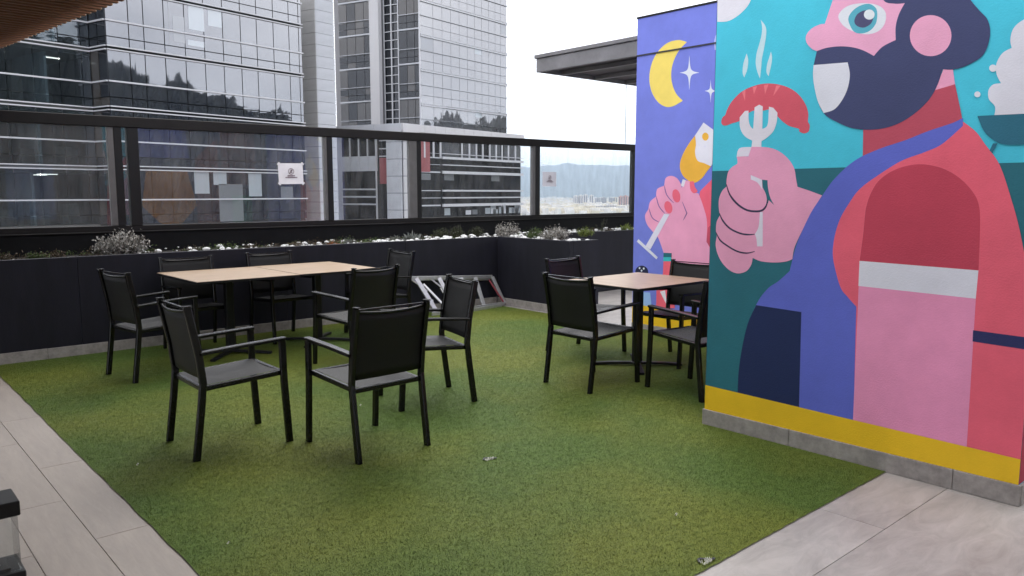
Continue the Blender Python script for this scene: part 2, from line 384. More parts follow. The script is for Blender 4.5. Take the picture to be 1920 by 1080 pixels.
skirt_run(pt, (7.0195, 6.85, 0), (7.0195, 8.23, 0), (-1, 0, 0))

FY = 9.2
fe = thing('glass_balustrade', 'black framed glass balustrade along the terrace edge behind the planter', 'balustrade', (0, FY, 0))
def fpart(name, lo, hi, m, par=None, bev=.003): return obj(name, bx(lo, hi, bev), M[m], par or fe)
fpart('plinth', (-4.5, -.065, 0), (12.4, .10, 1.12), 'plinth')
fpart('ledge', (-4.5, -.085, 1.1205), (12.4, .11, 1.133), 'rail')
fpart('bottom_rail', (-4.5, -.03, 1.1335), (12.4, .03, 1.193), 'rail')
tr = obj('top_rail', bx((-4.5, -.05, 2.232), (12.4, .05, 2.345), .006), M['rail'], fe)
tr.rotation_euler = (0, -.0052, 0)
def post(x0, x1, grey0=None):
    fpart('post', (x0, -.035, 1.194), (x1, .045, 2.29), 'black')
    if grey0 is not None: fpart('post_cover', (grey0, -.03, 1.1945), (x0 - .001, .03, 2.285), 'postgrey')
posts = [(-2.0, -1.92, None), (.30, .38, None), (2.428, 2.505, 2.365), (2.56, 2.675, None), (4.945, 5.022, 4.905), (6.335, 6.405, 6.205),
         (8.61, 8.705, 8.545), (11.0, 11.09, None)]
for p_ in posts: post(*p_)
bounds = [-4.5] + [v for p_ in posts for v in ((p_[2] if p_[2] else p_[0]), p_[1])] + [12.4]
for a_, c_ in zip(bounds[0::2], bounds[1::2]):
    fpart('glass_pane', (a_ + .004, -.006, 1.195), (c_ - .004, .006, 2.27), 'fglass', bev=0)

def notice(x0, x1, z0, z1, label, tape):
    t = thing('paper_notice', label, 'notice', ((x0 + x1) / 2, FY - .012, (z0 + z1) / 2), 0, 'notices taped to the balustrade glass'); t.rotation_euler = (0, -.02 if tape else .0, 0)
    hw, hh = (x1 - x0) / 2, (z1 - z0) / 2
    b = bmesh.new(); nx, nz_ = 10, 8; g = {}
    for i in range(nx + 1):
        for j in range(nz_ + 1):
            u, v = i / nx * 2 - 1, j / nz_ * 2 - 1
            g[i, j] = b.verts.new((u * hw, -.004 * (1 - u * u) * (1 + .5 * math.sin(v * 4)) + .002 * math.sin(5 * u + v), v * hh))
    for i in range(nx):
        for j in range(nz_): b.faces.new((g[i, j], g[i + 1, j], g[i + 1, j + 1], g[i, j + 1]))
    obj('sheet', b, M['paper'], t)
    y = -.0105
    b = bmesh.new(); R = hh * .30; c = Vector((0, y, hh * .22))                # prohibition ring with a leaning figure
    for k in range(28):
        a0, a1 = 2 * math.pi * k / 28, 2 * math.pi * (k + 1) / 28
        q = [b.verts.new(c + Vector((math.cos(a_) * r_, 0, math.sin(a_) * r_))) for a_, r_ in ((a0, R), (a1, R), (a1, R * .86), (a0, R * .86))]
        b.faces.new(q)
    for p0, p1, wd_ in (((-.66, .0, -.66), (.66, 0, .66), .12), ((0, 0, .62), (.05, 0, .35), .3), ((.05, 0, .3), (-.1, 0, -.1), .3),
                        ((-.1, 0, -.1), (.35, 0, -.45), .22), ((-.1, 0, -.1), (-.5, 0, -.6), .2), ((.05, 0, .25), (.5, 0, .1), .14)):
        bar(b, c + Vector(p0) * R, c + Vector(p1) * R, wd_ * R, .0006, ref=(0, 1, 0))
    obj('symbol', b, M['ink'], t)
    b = bmesh.new()
    for row, (zz, w_, s_) in enumerate(((-.20, .30, .05), (-.36, .48, .045))):
        xx = -w_ * hw
        while xx < w_ * hw:
            l_ = random.choice((.028, .04, .05)) * hw * 2 * .5
            box(b, (xx, y - .0003, (zz - s_) * hh), (min(xx + l_, w_ * hw), y, (zz + s_) * hh)); xx += l_ + .014 * hw
    obj('lettering', b, M['ink'], t)
    if tape:
        for sx in (-1, 1):
            for sz in (-1, 1):
                o = obj('tape_strip', bx((-.02, -.0008, -.009), (.02, 0, .009)), M['paper'], t, (sx * hw * .98, -.006, sz * hh * .97)); o.rotation_euler = (0, sx * sz * .78, 0)
notice(4.285, 4.612, 1.655, 1.912, 'white paper notice with a prohibition symbol taped on the wide centre-left pane', True)
notice(8.78, 9.09, 1.648, 1.882, 'pale notice with a prohibition symbol on the rightmost pane before the hazy city', False)

# pebbles
b = bmesh.new()
def pebble(x, y, z, r):
    res = bmesh.ops.create_icosphere(b, subdivisions=2 if r > .028 else 1, radius=1)
    sx, sy, sz = r * random.uniform(.9, 1.5), r * random.uniform(.8, 1.2), r * random.uniform(.5, .8); a_ = random.uniform(0, 3.14)
    ca, sa = math.cos(a_), math.sin(a_)
    for v in res['verts']:
        q = v.co * random.uniform(.93, 1.07); q = Vector((q.x * sx, q.y * sy, q.z * sz))
        v.co = Vector((x + ca * q.x - sa * q.y, y + sa * q.x + ca * q.y, z + q.z))
def strip(x0, x1, y0, y1, n, thin=0):
    for k in range(n):
        x_ = random.uniform(x0, x1); r = random.choice((.009, .012, .014, .016, .02, .03))
        if thin and math.sin(x_ * 2.3) + math.sin(x_ * 5.9 + 1) < -.4: continue
        pebble(x_, random.uniform(y0, y1), .905 + r * random.uniform(.3, 1.1) + random.choice((0, 0, .02)), r)
strip(1.0, 2.2, 8.33, 8.5, 20, 1); strip(2.4, 6.95, 8.33, 8.6, 260, 1); strip(2.4, 6.95, 8.6, 9.1, 80)
strip(4.6, 6.95, 8.33, 8.45, 120); strip(7.1, 7.49, 6.93, 8.3, 190); strip(7.0, 12, 8.33, 9.1, 420); strip(-2, 1, 8.33, 8.6, 40, 1)
for f in b.faces: f.smooth = True
pb = obj('white_pebbles', b, M['pebble'], kind='stuff'); tag(pb, 'white rounded pebbles strewn over the planter soil', 'pebbles')

# planter plants
def leafmat(name, c, c2): return mat(name, c, .6, spec=.3, var=.3, vscale=30, col2=c2)
LM = {'silver': leafmat('silver_leaf', (.22, .21, .19), (.42, .40, .37)), 'green': leafmat('green_leaf', (.035, .06, .018), (.09, .13, .03)),
      'dark': leafmat('dark_green_leaf', (.018, .024, .012), (.06, .07, .03)), 'lime': leafmat('lime_leaf', (.09, .13, .02), (.2, .24, .05)),
      'brown': leafmat('dry_leaf', (.05, .035, .02), (.11, .08, .045)), 'orange': leafmat('orange_leaf', (.2, .07, .02), (.34, .13, .04)),
      'grey': leafmat('grey_green_leaf', (.08, .09, .08), (.2, .21, .19))}
M['twig'] = mat('twig', (.05, .04, .03), .8)
def plant(name, px_, py_, yy, rx, hgt, kind, n, leaf, label, cat='shrub', spiky=False, lean=0):
    base = onY(px_, py_, yy); base.z = .9
    t = thing(name, label, cat, base)
    bl, bs = bmesh.new(), bmesh.new(); tips = []
    ns = max(6, n // 26)
    for k in range(ns):
        a_ = random.uniform(0, 6.283); rr = rx * math.sqrt(random.random()) ; hh = hgt * random.uniform(.45, 1) * (1 - .35 * (rr / rx) ** 2)
        tip = Vector((math.cos(a_) * rr + lean * hh, math.sin(a_) * rr * .7, hh)); tips.append(tip)
        bar(bs, (tip.x * .25, tip.y * .25, 0), tip, .004, .004)
    for k in range(n):
        tip = random.choice(tips); s = random.uniform(.25, 1.05) if not spiky else random.uniform(.0, .3)
        p = Vector((tip.x * (.25 + .75 * s), tip.y * (.25 + .75 * s), tip.z * s)) + Vector([random.gauss(0, leaf * .8) for _ in range(3)]); p.z = max(p.z, .004)
        if spiky: d = Vector((tip.x, tip.y, hgt * .8)).normalized() + Vector([random.gauss(0, .25) for _ in range(3)])
        else: d = Vector((random.gauss(0, 1), random.gauss(0, 1), random.gauss(.5, .8)))
        d.normalize(); sd = d.cross(Vector((random.gauss(0, 1), random.gauss(0, 1), random.gauss(0, 1)))).normalized()
        L = leaf * random.uniform(.7, 1.3) * (3.2 if spiky else 1); W = leaf * random.uniform(.22, .38)
        q = [bl.verts.new(p), bl.verts.new(p + d * L * .5 + sd * W), bl.verts.new(p + d * L), bl.verts.new(p + d * L * .5 - sd * W)]
        bl.faces.new(q)
    obj('foliage', bl, LM[kind], t); obj('stems', bs, M['twig'], t)
for a_ in (
    ('silver_shrub', 228, 470, 8.62, .27, .25, 'silver', 3000, .028, 'big silver leaved shrub on the planter in front of the double post', 'shrub', False, 0),
    ('low_succulent', 14, 482, 8.5, .12, .08, 'brown', 500, .018, 'brownish low succulent on the planter at the far left edge', 'succulent'),
    ('low_succulent', 68, 478, 8.5, .10, .10, 'green', 500, .018, 'small green succulent on the planter left of the brown clump', 'succulent'),
    ('low_succulent', 106, 478, 8.5, .09, .10, 'brown', 420, .018, 'small brown tinged clump between the green succulent and the silver shrub', 'succulent'),
    ('low_groundcover', 352, 463, 8.55, .12, .07, 'brown', 500, .016, 'brown low groundcover just right of the silver shrub', 'groundcover'),
    ('low_groundcover', 385, 461, 8.6, .12, .07, 'dark', 500, .016, 'dark low groundcover among pebbles above the left table', 'groundcover'),
    ('low_groundcover', 478, 457, 8.6, .12, .07, 'brown', 420, .016, 'dry low clump on the planter behind the table seam', 'groundcover'),
    ('low_groundcover', 560, 452, 8.5, .14, .08, 'brown', 500, .016, 'brown clump on the planter below the left notice', 'groundcover'),
    ('rosette_succulent', 626, 449, 8.42, .07, .07, 'orange', 300, .02, 'orange rosette succulent among the white pebbles', 'succulent'),
    ('low_groundcover', 655, 447, 8.5, .09, .10, 'grey', 400, .016, 'grey green clump just right of the orange succulent', 'groundcover'),
    ('low_groundcover', 745, 443, 8.5, .12, .10, 'grey', 460, .018, 'grey clump left of the spiky pale plant', 'groundcover'),
    ('spiky_succulent', 775, 442, 8.5, .10, .09, 'grey', 120, .032, 'spiky pale grey succulent below the grey balustrade post', 'succulent', True),
    ('dark_shrub', 828, 437, 8.7, .17, .17, 'dark', 900, .02, 'dark green shrub right of the spiky succulent', 'shrub'),
    ('dark_shrub', 858, 436, 8.8, .14, .20, 'dark', 700, .02, 'taller dark green shrub in the middle of the three dark ones', 'shrub'),
    ('dark_shrub', 892, 433, 8.8, .16, .18, 'dark', 700, .02, 'dark green shrub just left of the planter corner', 'shrub'),
    ('grey_shrub', 950, 440, 8.3, .2, .26, 'silver', 1500, .022, 'grey wispy shrub at the inner corner of the planter', 'shrub', False, .1),
    ('green_groundcover', 1000, 440, 7.9, .16, .17, 'green', 900, .022, 'green low shrub between the two grey shrubs on the planter box', 'shrub'),
    ('grey_shrub', 1042, 447, 7.35, .24, .21, 'silver', 2300, .02, 'dense grey shrub at the near corner of the planter box', 'shrub'),
    ('lime_groundcover', 1096, 440, 8.0, .17, .13, 'lime', 1200, .02, 'lime green mound right of the dense grey shrub', 'groundcover'),
    ('thin_stalk_plant', 1128, 430, 8.6, .12, .3, 'dark', 160, .018, 'sparse dark stalks behind the lime green mound', 'plant'),
    ('green_tussock', 1170, 430, 8.5, .2, .12, 'lime', 200, .03, 'lime green grass tussock at the end of the planter by the blue wall', 'grass', True)):
    plant(*a_)

b = bmesh.new(); b2 = bmesh.new()
for k in range(90):
    x_ = random.uniform(.6, 6.9) if k < 62 else random.uniform(7.6, 11.5); y_ = random.uniform(8.4, 9.0); rr_ = random.uniform(.03, .09); tgt = b if random.random() < .55 else b2
    for q in range(70):
        p = Vector((x_ + random.gauss(0, rr_), y_ + random.gauss(0, rr_ * .7), .905 + abs(random.gauss(0, .028)))); d = Vector((random.gauss(0, 1), random.gauss(0, 1), random.gauss(.6, .6))).normalized()
        sd = d.cross(Vector((random.gauss(0, 1), random.gauss(0, 1), random.gauss(0, 1)))).normalized(); L_ = random.uniform(.012, .026)
        tgt.faces.new([tgt.verts.new(p), tgt.verts.new(p + d * L_ * .5 + sd * L_ * .3), tgt.verts.new(p + d * L_), tgt.verts.new(p + d * L_ * .5 - sd * L_ * .3)])
for q, m_, lb_ in ((b, 'brown', 'dry brown creeping groundcover between the planter pebbles'), (b2, 'green', 'small green creeping groundcover between the planter pebbles')):
    tag(obj('creeping_groundcover', q, LM[m_], kind='stuff'), lb_, 'groundcover')

# ------------------------------------------------------------------ painted walls
def paint(name, c, rough=.62):
    lc = S(*c); k = min(1.3, .87 / max(lc)); col = tuple(v * k for v in lc); return mat('paint_' + name, col, rough, spec=.3, var=.085, vscale=2.6, bump=.17, bscale=110)
PC = {}
def P_(c):
    if c not in PC: PC[c] = paint('%d_%d_%d' % c, c)
    return PC[c]
def smooth(pts, n=9):
    """closed outline: points with a third value are corners, the rest flow in curves"""
    m = len(pts); out = []
    for i in range(m):
        p1, p2 = pts[i], pts[(i + 1) % m]
        c1, c2 = len(p1) > 2, len(p2) > 2
        a1, a2 = Vector(p1[:2]), Vector(p2[:2])
        if c1 and c2: out.append(a1); continue
        p0 = Vector(pts[i - 1][:2]) if not c1 else 2 * a1 - a2
        p3 = Vector(pts[(i + 2) % m][:2]) if not c2 else 2 * a2 - a1
        if c1: p0 = a1
        if c2: p3 = a2
        for k in range(n):
            t = k / n
            out.append(.5 * (2 * a1 + (a2 - p0) * t + (2 * p0 - 5 * a1 + 4 * a2 - p3) * t * t + (3 * a1 - p0 - 3 * a2 + p3) * t ** 3))
    return out
def clip(poly, ax, lim, sign):
    out = []
    for i, p in enumerate(poly):
        q = poly[(i + 1) % len(poly)]; ip, iq = sign * (p[ax] - lim) <= 0, sign * (q[ax] - lim) <= 0
        if ip: out.append(p)
        if ip != iq:
            t = (lim - p[ax]) / (q[ax] - p[ax]); out.append(p + (q - p) * t)
    return out
def ell(cx, cy, rx, ry, rot=0, n=40):
    c, s = math.cos(rot), math.sin(rot)
    return [(cx + rx * math.cos(t) * c - ry * math.sin(t) * s, cy + rx * math.cos(t) * s + ry * math.sin(t) * c, 1) for t in [2 * math.pi * k / n for k in range(n)]]
def stroke(pts, wd_):
    sp = []; m = len(pts)
    for i in range(m - 1):
        p0, p1, p2, p3 = (Vector(pts[max(i - 1, 0)]), Vector(pts[i]), Vector(pts[i + 1]), Vector(pts[min(i + 2, m - 1)]))
        for k in range(8):
            t = k / 8; sp.append(.5 * (2 * p1 + (p2 - p0) * t + (2 * p0 - 5 * p1 + 4 * p2 - p3) * t * t + (3 * p1 - p0 - 3 * p2 + p3) * t ** 3))
    sp.append(Vector(pts[-1])); L, R = [], []
    for i, p in enumerate(sp):
        d = (sp[min(i + 1, len(sp) - 1)] - sp[max(i - 1, 0)]).normalized(); nn = Vector((-d.y, d.x)); f = min(1, .35 + 3 * min(i, len(sp) - 1 - i) / len(sp))
        L.append(p + nn * wd_ / 2 * f); R.append(p - nn * wd_ / 2 * f)
    return [(p.x, p.y, 1) for p in L + R[::-1]]
class Mural:
    def __init__(s, parent, X, ylo, yhi, zlo, zhi): s.p, s.X, s.lim, s.k = parent, X, (ylo, yhi, zlo, zhi), 0
    def add(s, name, pts, col, o=(0, 0), sc=1.0, n=9):
        pl_ = [Vector(q) for q in smooth([(p[0] / sc + o[0], p[1] / sc + o[1]) + tuple(p[2:]) for p in pts], n)]
        w_ = [onX(p.x, p.y, s.X) for p in pl_]; s.flat(name, [Vector((q.y, q.z)) for q in w_], col)
    def flat(s, name, yz, col):
        ylo, yhi, zlo, zhi = s.lim
        for ax, lim, sg in ((0, ylo, -1), (0, yhi, 1), (1, zlo, -1), (1, zhi, 1)):
            yz = clip(yz, ax, lim, sg)
            if len(yz) < 3: return
        s.k += 1; xx = s.X - .00012 * s.k
        q = [yz[0]]
        for p in yz[1:]:
            if (p - q[-1]).length > .0006: q.append(p)
        if (q[0] - q[-1]).length < .0006: q.pop()
        b = bmesh.new(); f = b.faces.new([b.verts.new((xx, p[0], p[1])) for p in q]); b.normal_update()
        if f.normal.x > 0: f.normal_flip()
        bmesh.ops.triangulate(b, faces=[f], quad_method='BEAUTY', ngon_method='EAR_CLIP')
        return obj(name, b, P_(col), s.p)

WX, WY0, WY1, WT = 4.36, 1.13, 2.972, 3.45
TEAL, DTEAL, WHITE, PINK, NAVY, CORAL, BLUE, YEL = (66, 180, 204), (38, 98, 112), (228, 227, 238), (236, 164, 197), (58, 64, 100), (220, 94, 114), (88, 98, 186), (226, 184, 34)
blk = thing('mural_block', 'tall painted block with a bearded cook holding a sausage on a fork', 'mural wall', (0, 0, 0))
obj('wall', bx((WX, WY0, 0), (7.15, WY1, WT)), P_(TEAL), blk)
obj('coping', bx((WX - .01, WY0 - .02, WT + .001), (7.17, WY1 + .01, WT + .04), .004), M['rail'], blk)
skirt_run(blk, (WX - .0005, WY0 - .014, 0), (WX - .0005, WY1 + .012, 0), (-1, 0, 0), .108, .015, .93, .62)
skirt_run(blk, (WX + .001, WY0 - .0005, 0), (7.15, WY0 - .0005, 0), (0, -1, 0), .108, .015)
skirt_run(blk, (WX + .001, WY1 + .0005, 0), (6.93, WY1 + .0005, 0), (0, 1, 0), .108, .0115)
mu = Mural(blk, WX - .0004, WY0, WY1, .109, WT)
mu.flat('painted_dark_ground', [Vector(q) for q in ((WY0, .109), (WY1, .109), (WY1, 1.688), (WY0, 1.694))], DTEAL)
Z4 = ((1340, 0), 4.0); H4 = ((1340, 240), 3.858); R0 = ((1440, 0), 4.0); R1 = ((1440, 270), 4.0); R2 = ((1440, 540), 4.0)
mu.add('painted_cloud', [(1345, 41, 1), (1367, 39), (1390, 24), (1407, 2), (1418, -40), (1405, -85), (1370, -110), (1345, -115, 1)], WHITE)
for q in ([(240, 400, 1), (252, 450), (245, 520), (222, 582, 1), (210, 545), (215, 480), (230, 430)],
          [(345, 148, 1), (378, 190), (388, 240), (375, 340), (355, 440), (350, 500), (340, 590, 1), (318, 530), (308, 470), (315, 400), (335, 330), (352, 260), (355, 200)],
          [(422, 385, 1), (431, 430), (424, 490), (405, 572, 1), (389, 540), (394, 480), (410, 430)]): mu.add('painted_steam', q, (205, 235, 245), *Z4)
mu.add('painted_sausage', [(50, 915), (60, 880), (80, 862), (95, 820), (130, 760), (200, 690), (280, 650), (370, 628), (470, 632), (560, 660), (630, 710), (680, 780), (702, 850), (700, 910), (713, 940), (705, 985), (670, 1000), (635, 985), (630, 965), (560, 945), (510, 910), (470, 870), (430, 820), (360, 830), (290, 830), (240, 860), (190, 905), (130, 925), (90, 940), (62, 938)], (196, 82, 98), *Z4)
for q in ([(205, 690, 1), (232, 670, 1), (228, 757, 1)], [(285, 655, 1), (320, 643, 1), (295, 708, 1)], [(370, 638, 1), (405, 631, 1), (378, 708, 1)], [(462, 642, 1), (497, 640, 1), (440, 720, 1)]): mu.add('painted_grill_mark', q, (212, 112, 122), *Z4)
mu.add('painted_fork', [(188, 880, 1), (228, 832, 1), (255, 830, 1), (256, 900), (268, 945), (290, 968, 1), (300, 805, 1), (335, 785, 1), (362, 798, 1), (358, 968, 1), (390, 950), (402, 910), (408, 800, 1), (440, 808, 1), (472, 845, 1), (466, 915), (440, 985), (390, 1035), (352, 1058, 1), (350, 1130, 1), (275, 1130, 1), (282, 1055, 1), (225, 1020), (192, 960)], (232, 228, 240), *Z4)
mu.add('painted_hand', [(160, 205, 1), (165, 255), (130, 280), (100, 315), (88, 370), (85, 425, 1), (55, 455), (33, 510), (30, 570), (38, 632, 1), (15, 680), (10, 740), (17, 780, 1), (8, 840), (20, 905), (55, 975), (110, 1030), (170, 1052), (230, 1035), (265, 990), (276, 940, 1), (340, 965), (440, 973), (520, 965), (563, 948, 1), (580, 860), (640, 730), (700, 610), (778, 488, 1), (690, 455), (600, 425, 1), (590, 370), (575, 290), (530, 220), (460, 165), (380, 140), (268, 136, 1), (245, 205, 1)], PINK, *H4)
mu.add('painted_nail', [(160, 208, 1), (168, 165), (192, 142), (268, 137, 1), (245, 203, 1)], (228, 222, 238), *H4)
mu.add('painted_fork_handle', [(262, 340, 1), (342, 374, 1), (346, 445, 1), (310, 395), (262, 372, 1)], (228, 222, 238), *H4)
mu.add('painted_fork_handle', [(329, 608, 1), (349, 608, 1), (348, 856, 1), (308, 856, 1), (303, 800), (292, 768, 1), (318, 715)], (228, 222, 238), *H4)
mu.add('painted_gap', [(344, 374, 1), (383, 378, 1), (388, 440), (404, 505), (431, 557, 1), (392, 522, 1), (384, 545), (372, 480), (348, 430, 1)], DTEAL, *H4)
for q, w_ in (([(85, 405), (110, 480), (160, 545), (225, 590), (290, 603), (345, 595), (375, 560), (383, 515)], 14), ([(35, 615), (60, 670), (110, 725), (180, 760), (240, 771), (291, 768)], 12), ([(12, 755), (40, 810), (90, 850), (160, 890), (230, 905), (291, 893)], 11)):
    mu.add('painted_finger_line', stroke(q, w_), (52, 48, 72), *H4, n=1)
mu.add('painted_neck', [(1770, 128, 1), (1787, 130, 1), (1791, 158, 1), (1752, 172, 1)], PINK)
mu.add('painted_collar', [(1619, 236, 1), (1618, 300, 1), (1700, 275, 1), (1806, 240, 1), (1803, 215), (1791, 158, 1), (1754, 169, 1), (1735, 185, 1)], (172, 72, 90))
mu.add('painted_shirt', [(1806, 228, 1), (1830, 247), (1847, 270), (1875, 310), (1897, 375), (1912, 430), (1924, 490), (1950, 600), (2040, 760), (2040, 1000, 1), (1560, 1000, 1), (1530, 540, 1), (1535, 480, 1), (1550, 420, 1), (1580, 365, 1), (1620, 330, 1), (1680, 290, 1), (1760, 255, 1)], CORAL)
mu.add('painted_apron', [(1806, 221, 1), (1785, 231), (1740, 246), (1700, 262), (1655, 277), (1615, 294), (1590, 311), (1570, 330), (1557, 345), (1540, 370), (1522, 397), (1505, 432), (1492, 465), (1481, 508, 1), (1460, 527), (1440, 541), (1420, 568), (1402, 612), (1388, 680), (1382, 760, 1), (1600, 820, 1), (1606, 575, 1), (1590, 557), (1577, 540), (1567, 507), (1562, 477), (1565, 445), (1575, 412), (1590, 385), (1612, 355), (1645, 330), (1690, 302), (1735, 285), (1767, 270), (1806, 236, 1)], BLUE)
mu.add('painted_pocket', [(1418, 572, 1), (1503, 585, 1), (1498, 790, 1), (1383, 760, 1), (1386, 690), (1400, 615)], (26, 38, 78))
mu.add('painted_sleeve', [(1612, 492, 1), (1619, 440), (1625, 387), (1640, 350), (1660, 329), (1690, 314), (1727, 308), (1765, 315), (1797, 332), (1822, 357), (1835, 382), (1838, 420), (1835, 510, 1)], (176, 62, 82))
mu.add('painted_forearm', [(1611, 525, 1), (1831, 545, 1), (1811, 870, 1), (1598, 830, 1)], (228, 146, 184))
mu.add('painted_cuff', [(1612, 489, 1), (1835, 507, 1), (1830, 560, 1), (1610, 536, 1)], (220, 220, 232))
mu.add('painted_stripe', [(1825, 619, 1), (2040, 648, 1), (2040, 673, 1), (1824, 640, 1)], (40, 44, 88))
mu.add('painted_face', [(1578, -60, 1), (1562, 0, 1), (1547, 45, 1), (1538, 46), (1522, 54), (1512, 67), (1513, 80), (1522, 91), (1532, 96, 1), (1640, 112, 1), (1720, 90, 1), (1730, -60, 1)], (240, 174, 208))
mu.add('painted_beard', [(1526, 123, 1), (1532, 96, 1), (1550, 90), (1575, 87), (1600, 89), (1620, 95), (1639, 105, 1), (1655, 88), (1680, 75, 1), (1680, 50), (1686, 27), (1697, 6, 1), (1678, 7), (1657, 0), (1650, -40), (1700, -70), (1790, -40), (1820, 0), (1837, 20), (1852, 37), (1857, 60), (1852, 87), (1840, 107), (1815, 122), (1790, 130), (1768, 130, 1), (1757, 162), (1740, 190), (1710, 217), (1677, 235), (1640, 243), (1602, 241), (1572, 230), (1545, 212), (1530, 175)], NAVY)
mu.add('painted_mouth', [(1526, 122, 1), (1590, 117, 1), (1594, 140), (1590, 165), (1580, 187), (1565, 205), (1545, 212, 1), (1534, 190), (1527, 160), (1525, 140)], (228, 230, 242))
mu.add('painted_ear', ell(1745.5, 67, 39, 38.5), (238, 170, 203))
mu.add('painted_eye', [(530, 130), (555, 78), (615, 40), (700, 25), (790, 30), (860, 60), (888, 115), (872, 190), (820, 240), (740, 258), (650, 240), (570, 195)], (232, 236, 246), *R0)
mu.add('painted_iris', [(605, 150), (630, 90), (690, 45), (760, 30), (810, 60), (822, 110), (810, 180), (760, 235), (690, 252), (640, 230)], (80, 158, 178), *R0)
mu.add('painted_pupil', [(650, 160), (670, 110), (720, 80), (770, 85), (792, 130), (772, 180), (720, 208), (670, 195)], (70, 70, 104), *R0)
mu.add('painted_glint', ell(762, 110, 40, 38), (236, 244, 250), *R0)
mu.add('painted_smoke', [(1700, 868, 1), (1705, 800), (1660, 745), (1655, 680), (1690, 635), (1750, 625, 1), (1718, 560), (1715, 480), (1760, 400), (1830, 360, 1), (1820, 300), (1840, 220), (1900, 160), (2000, 120), (2200, 110, 1), (2200, 868, 1)], (226, 226, 238), *R0)
mu.add('painted_puff', ell(1690, 512, 29, 27), (226, 230, 240), *R0); mu.add('painted_puff', ell(1573, 708, 23, 22), (226, 230, 240), *R0)
mu.add('painted_grill', [(1573, 870, 1), (2300, 835, 1), (2300, 1060), (1900, 1085), (1760, 1080), (1680, 1040), (1620, 980)], (42, 100, 122), *R0)
mu.add('painted_grill_leg', [(1690, -5, 1), (1725, -5, 1), (1685, 68, 1), (1664, 50, 1)], (42, 100, 122), *R1)
mu.flat('painted_yellow_band', [Vector(q) for q in ((WY0, .109), (WY1, .109), (WY1, .272), (WY0, .240))], YEL)
for nm, pts_, c_ in (('painted_end_ground', [(WX, .27), (6.94, .27), (6.94, 3.44)], (74, 78, 104)), ('painted_end_ground', [(WX, .27), (6.94, 3.44), (WX, 3.44)], (74, 78, 104)), ('painted_end_colour', [(WX + .0, .11), (6.94, .11), (6.94, .26), (WX, .26)], YEL), ('painted_end_shape', [(4.6, 1.95), (5.35, 1.95), (5.5, 1.3), (5.02, .75), (4.5, 1.3)], (226, 150, 40)),
                     ('painted_end_shape', [(5.5, .27), (5.95, .27), (5.95, 2.6), (5.5, 2.2)], (140, 84, 76)), ('painted_end_shape', [(6.2, .27), (6.6, .27), (6.6, 1.5), (6.2, 1.5)], (40, 140, 110)),
                     ('painted_end_shape', [(6.0, 1.7), (6.7, 1.7), (6.7, 3.1), (6.0, 3.1)], (120, 70, 70)), ('painted_end_shape', [(4.4, 2.2), (5.4, 2.2), (5.3, 3.2), (4.4, 3.0)], BLUE)):
    b = bmesh.new(); b.faces.new([b.verts.new((p[0], WY1 + .0010 + .0005 * len(pts_), p[1])) for p in pts_]); obj(nm, b, P_(c_), blk)
b = bmesh.new(); b.faces.new([b.verts.new(p) for p in ((WX, WY0 - .0006, .109), (7.15, WY0 - .0006, .109), (7.15, WY0 - .0006, WT), (WX, WY0 - .0006, WT))]); obj('painted_near_return', b, P_((150, 40, 62)), blk)

VX = 6.95
blw = thing('blue_mural_wall', 'blue painted wall with a crescent moon and a hand holding a glass', 'mural wall', (0, 0, 0))
BLU2 = (104, 114, 194)
obj('wall', bx((VX, WY1 + .003, 0), (VX + .2, 5.765, 3.45)), P_(BLU2), blw)
obj('coping', bx((VX - .008, WY1 + .03, 3.451), (VX + .21, 5.773, 3.47)), M['rail'], blw)
skirt_run(blw, (VX - .0005, WY1 + .02, 0), (VX - .0005, 5.765, 0), (-1, 0, 0), .06, .014)
bm_ = Mural(blw, VX - .0004, WY1 + .02, 5.764, .061, 3.449)
C4 = ((960, 0), 4.0); C36 = ((1190, 220), 3.6); C45 = ((1130, 400), 4.5)
bm_.add('painted_moon', [(1312, 315, 1), (1250, 300), (1170, 320), (1100, 380), (1050, 470), (1030, 580), (1045, 680), (1090, 760), (1150, 800), (1210, 796), (1281, 755, 1), (1230, 700), (1200, 620), (1195, 540), (1212, 460), (1255, 375)], (238, 214, 108), *C4)
for cx_, cy_, t_, r_, bo, l_ in ((1330, 545, 130, 75, 130, 72), (1490, 682, 84, 48, 90, 46)):
    k_ = .16
    bm_.add('painted_star', [(cx_, cy_ - t_, 1), (cx_ + r_ * k_ * 1.2, cy_ - t_ * k_ * 1.2), (cx_ + r_, cy_, 1), (cx_ + r_ * k_ * 1.2, cy_ + bo * k_ * 1.2), (cx_, cy_ + bo, 1), (cx_ - l_ * k_ * 1.2, cy_ + bo * k_ * 1.2), (cx_ - l_, cy_, 1), (cx_ - l_ * k_ * 1.2, cy_ - t_ * k_ * 1.2)], (230, 236, 250), *C4)
bm_.add('painted_cloud', [(1600, 190, 1), (1545, 235), (1518, 300), (1520, 375, 1), (1600, 375, 1)], (168, 178, 226), *C4)
bm_.add('painted_arm', [(640, 300, 1), (440, 500, 1), (420, 700, 1), (485, 840, 1), (515, 890, 1), (700, 890, 1), (700, 300, 1)], (212, 90, 112), *C36)
bm_.add('painted_cuff', [(527, 715, 1), (495, 745, 1), (484, 845, 1), (515, 890, 1), (545, 890, 1), (545, 715, 1)], (178, 70, 92), *C36)
bm_.add('painted_hand', [(200, 455), (210, 410), (245, 395), (285, 410), (312, 450), (318, 478, 1), (335, 430), (372, 430, 1), (375, 470), (388, 505), (430, 512, 1), (460, 590), (488, 700), (485, 840, 1), (515, 890, 1), (512, 1120, 1), (230, 1120, 1), (195, 912, 1), (160, 815), (125, 775, 1), (85, 725), (70, 665), (92, 622, 1), (105, 570), (145, 535, 1), (152, 485), (198, 462, 1)], (236, 162, 196), *C36)
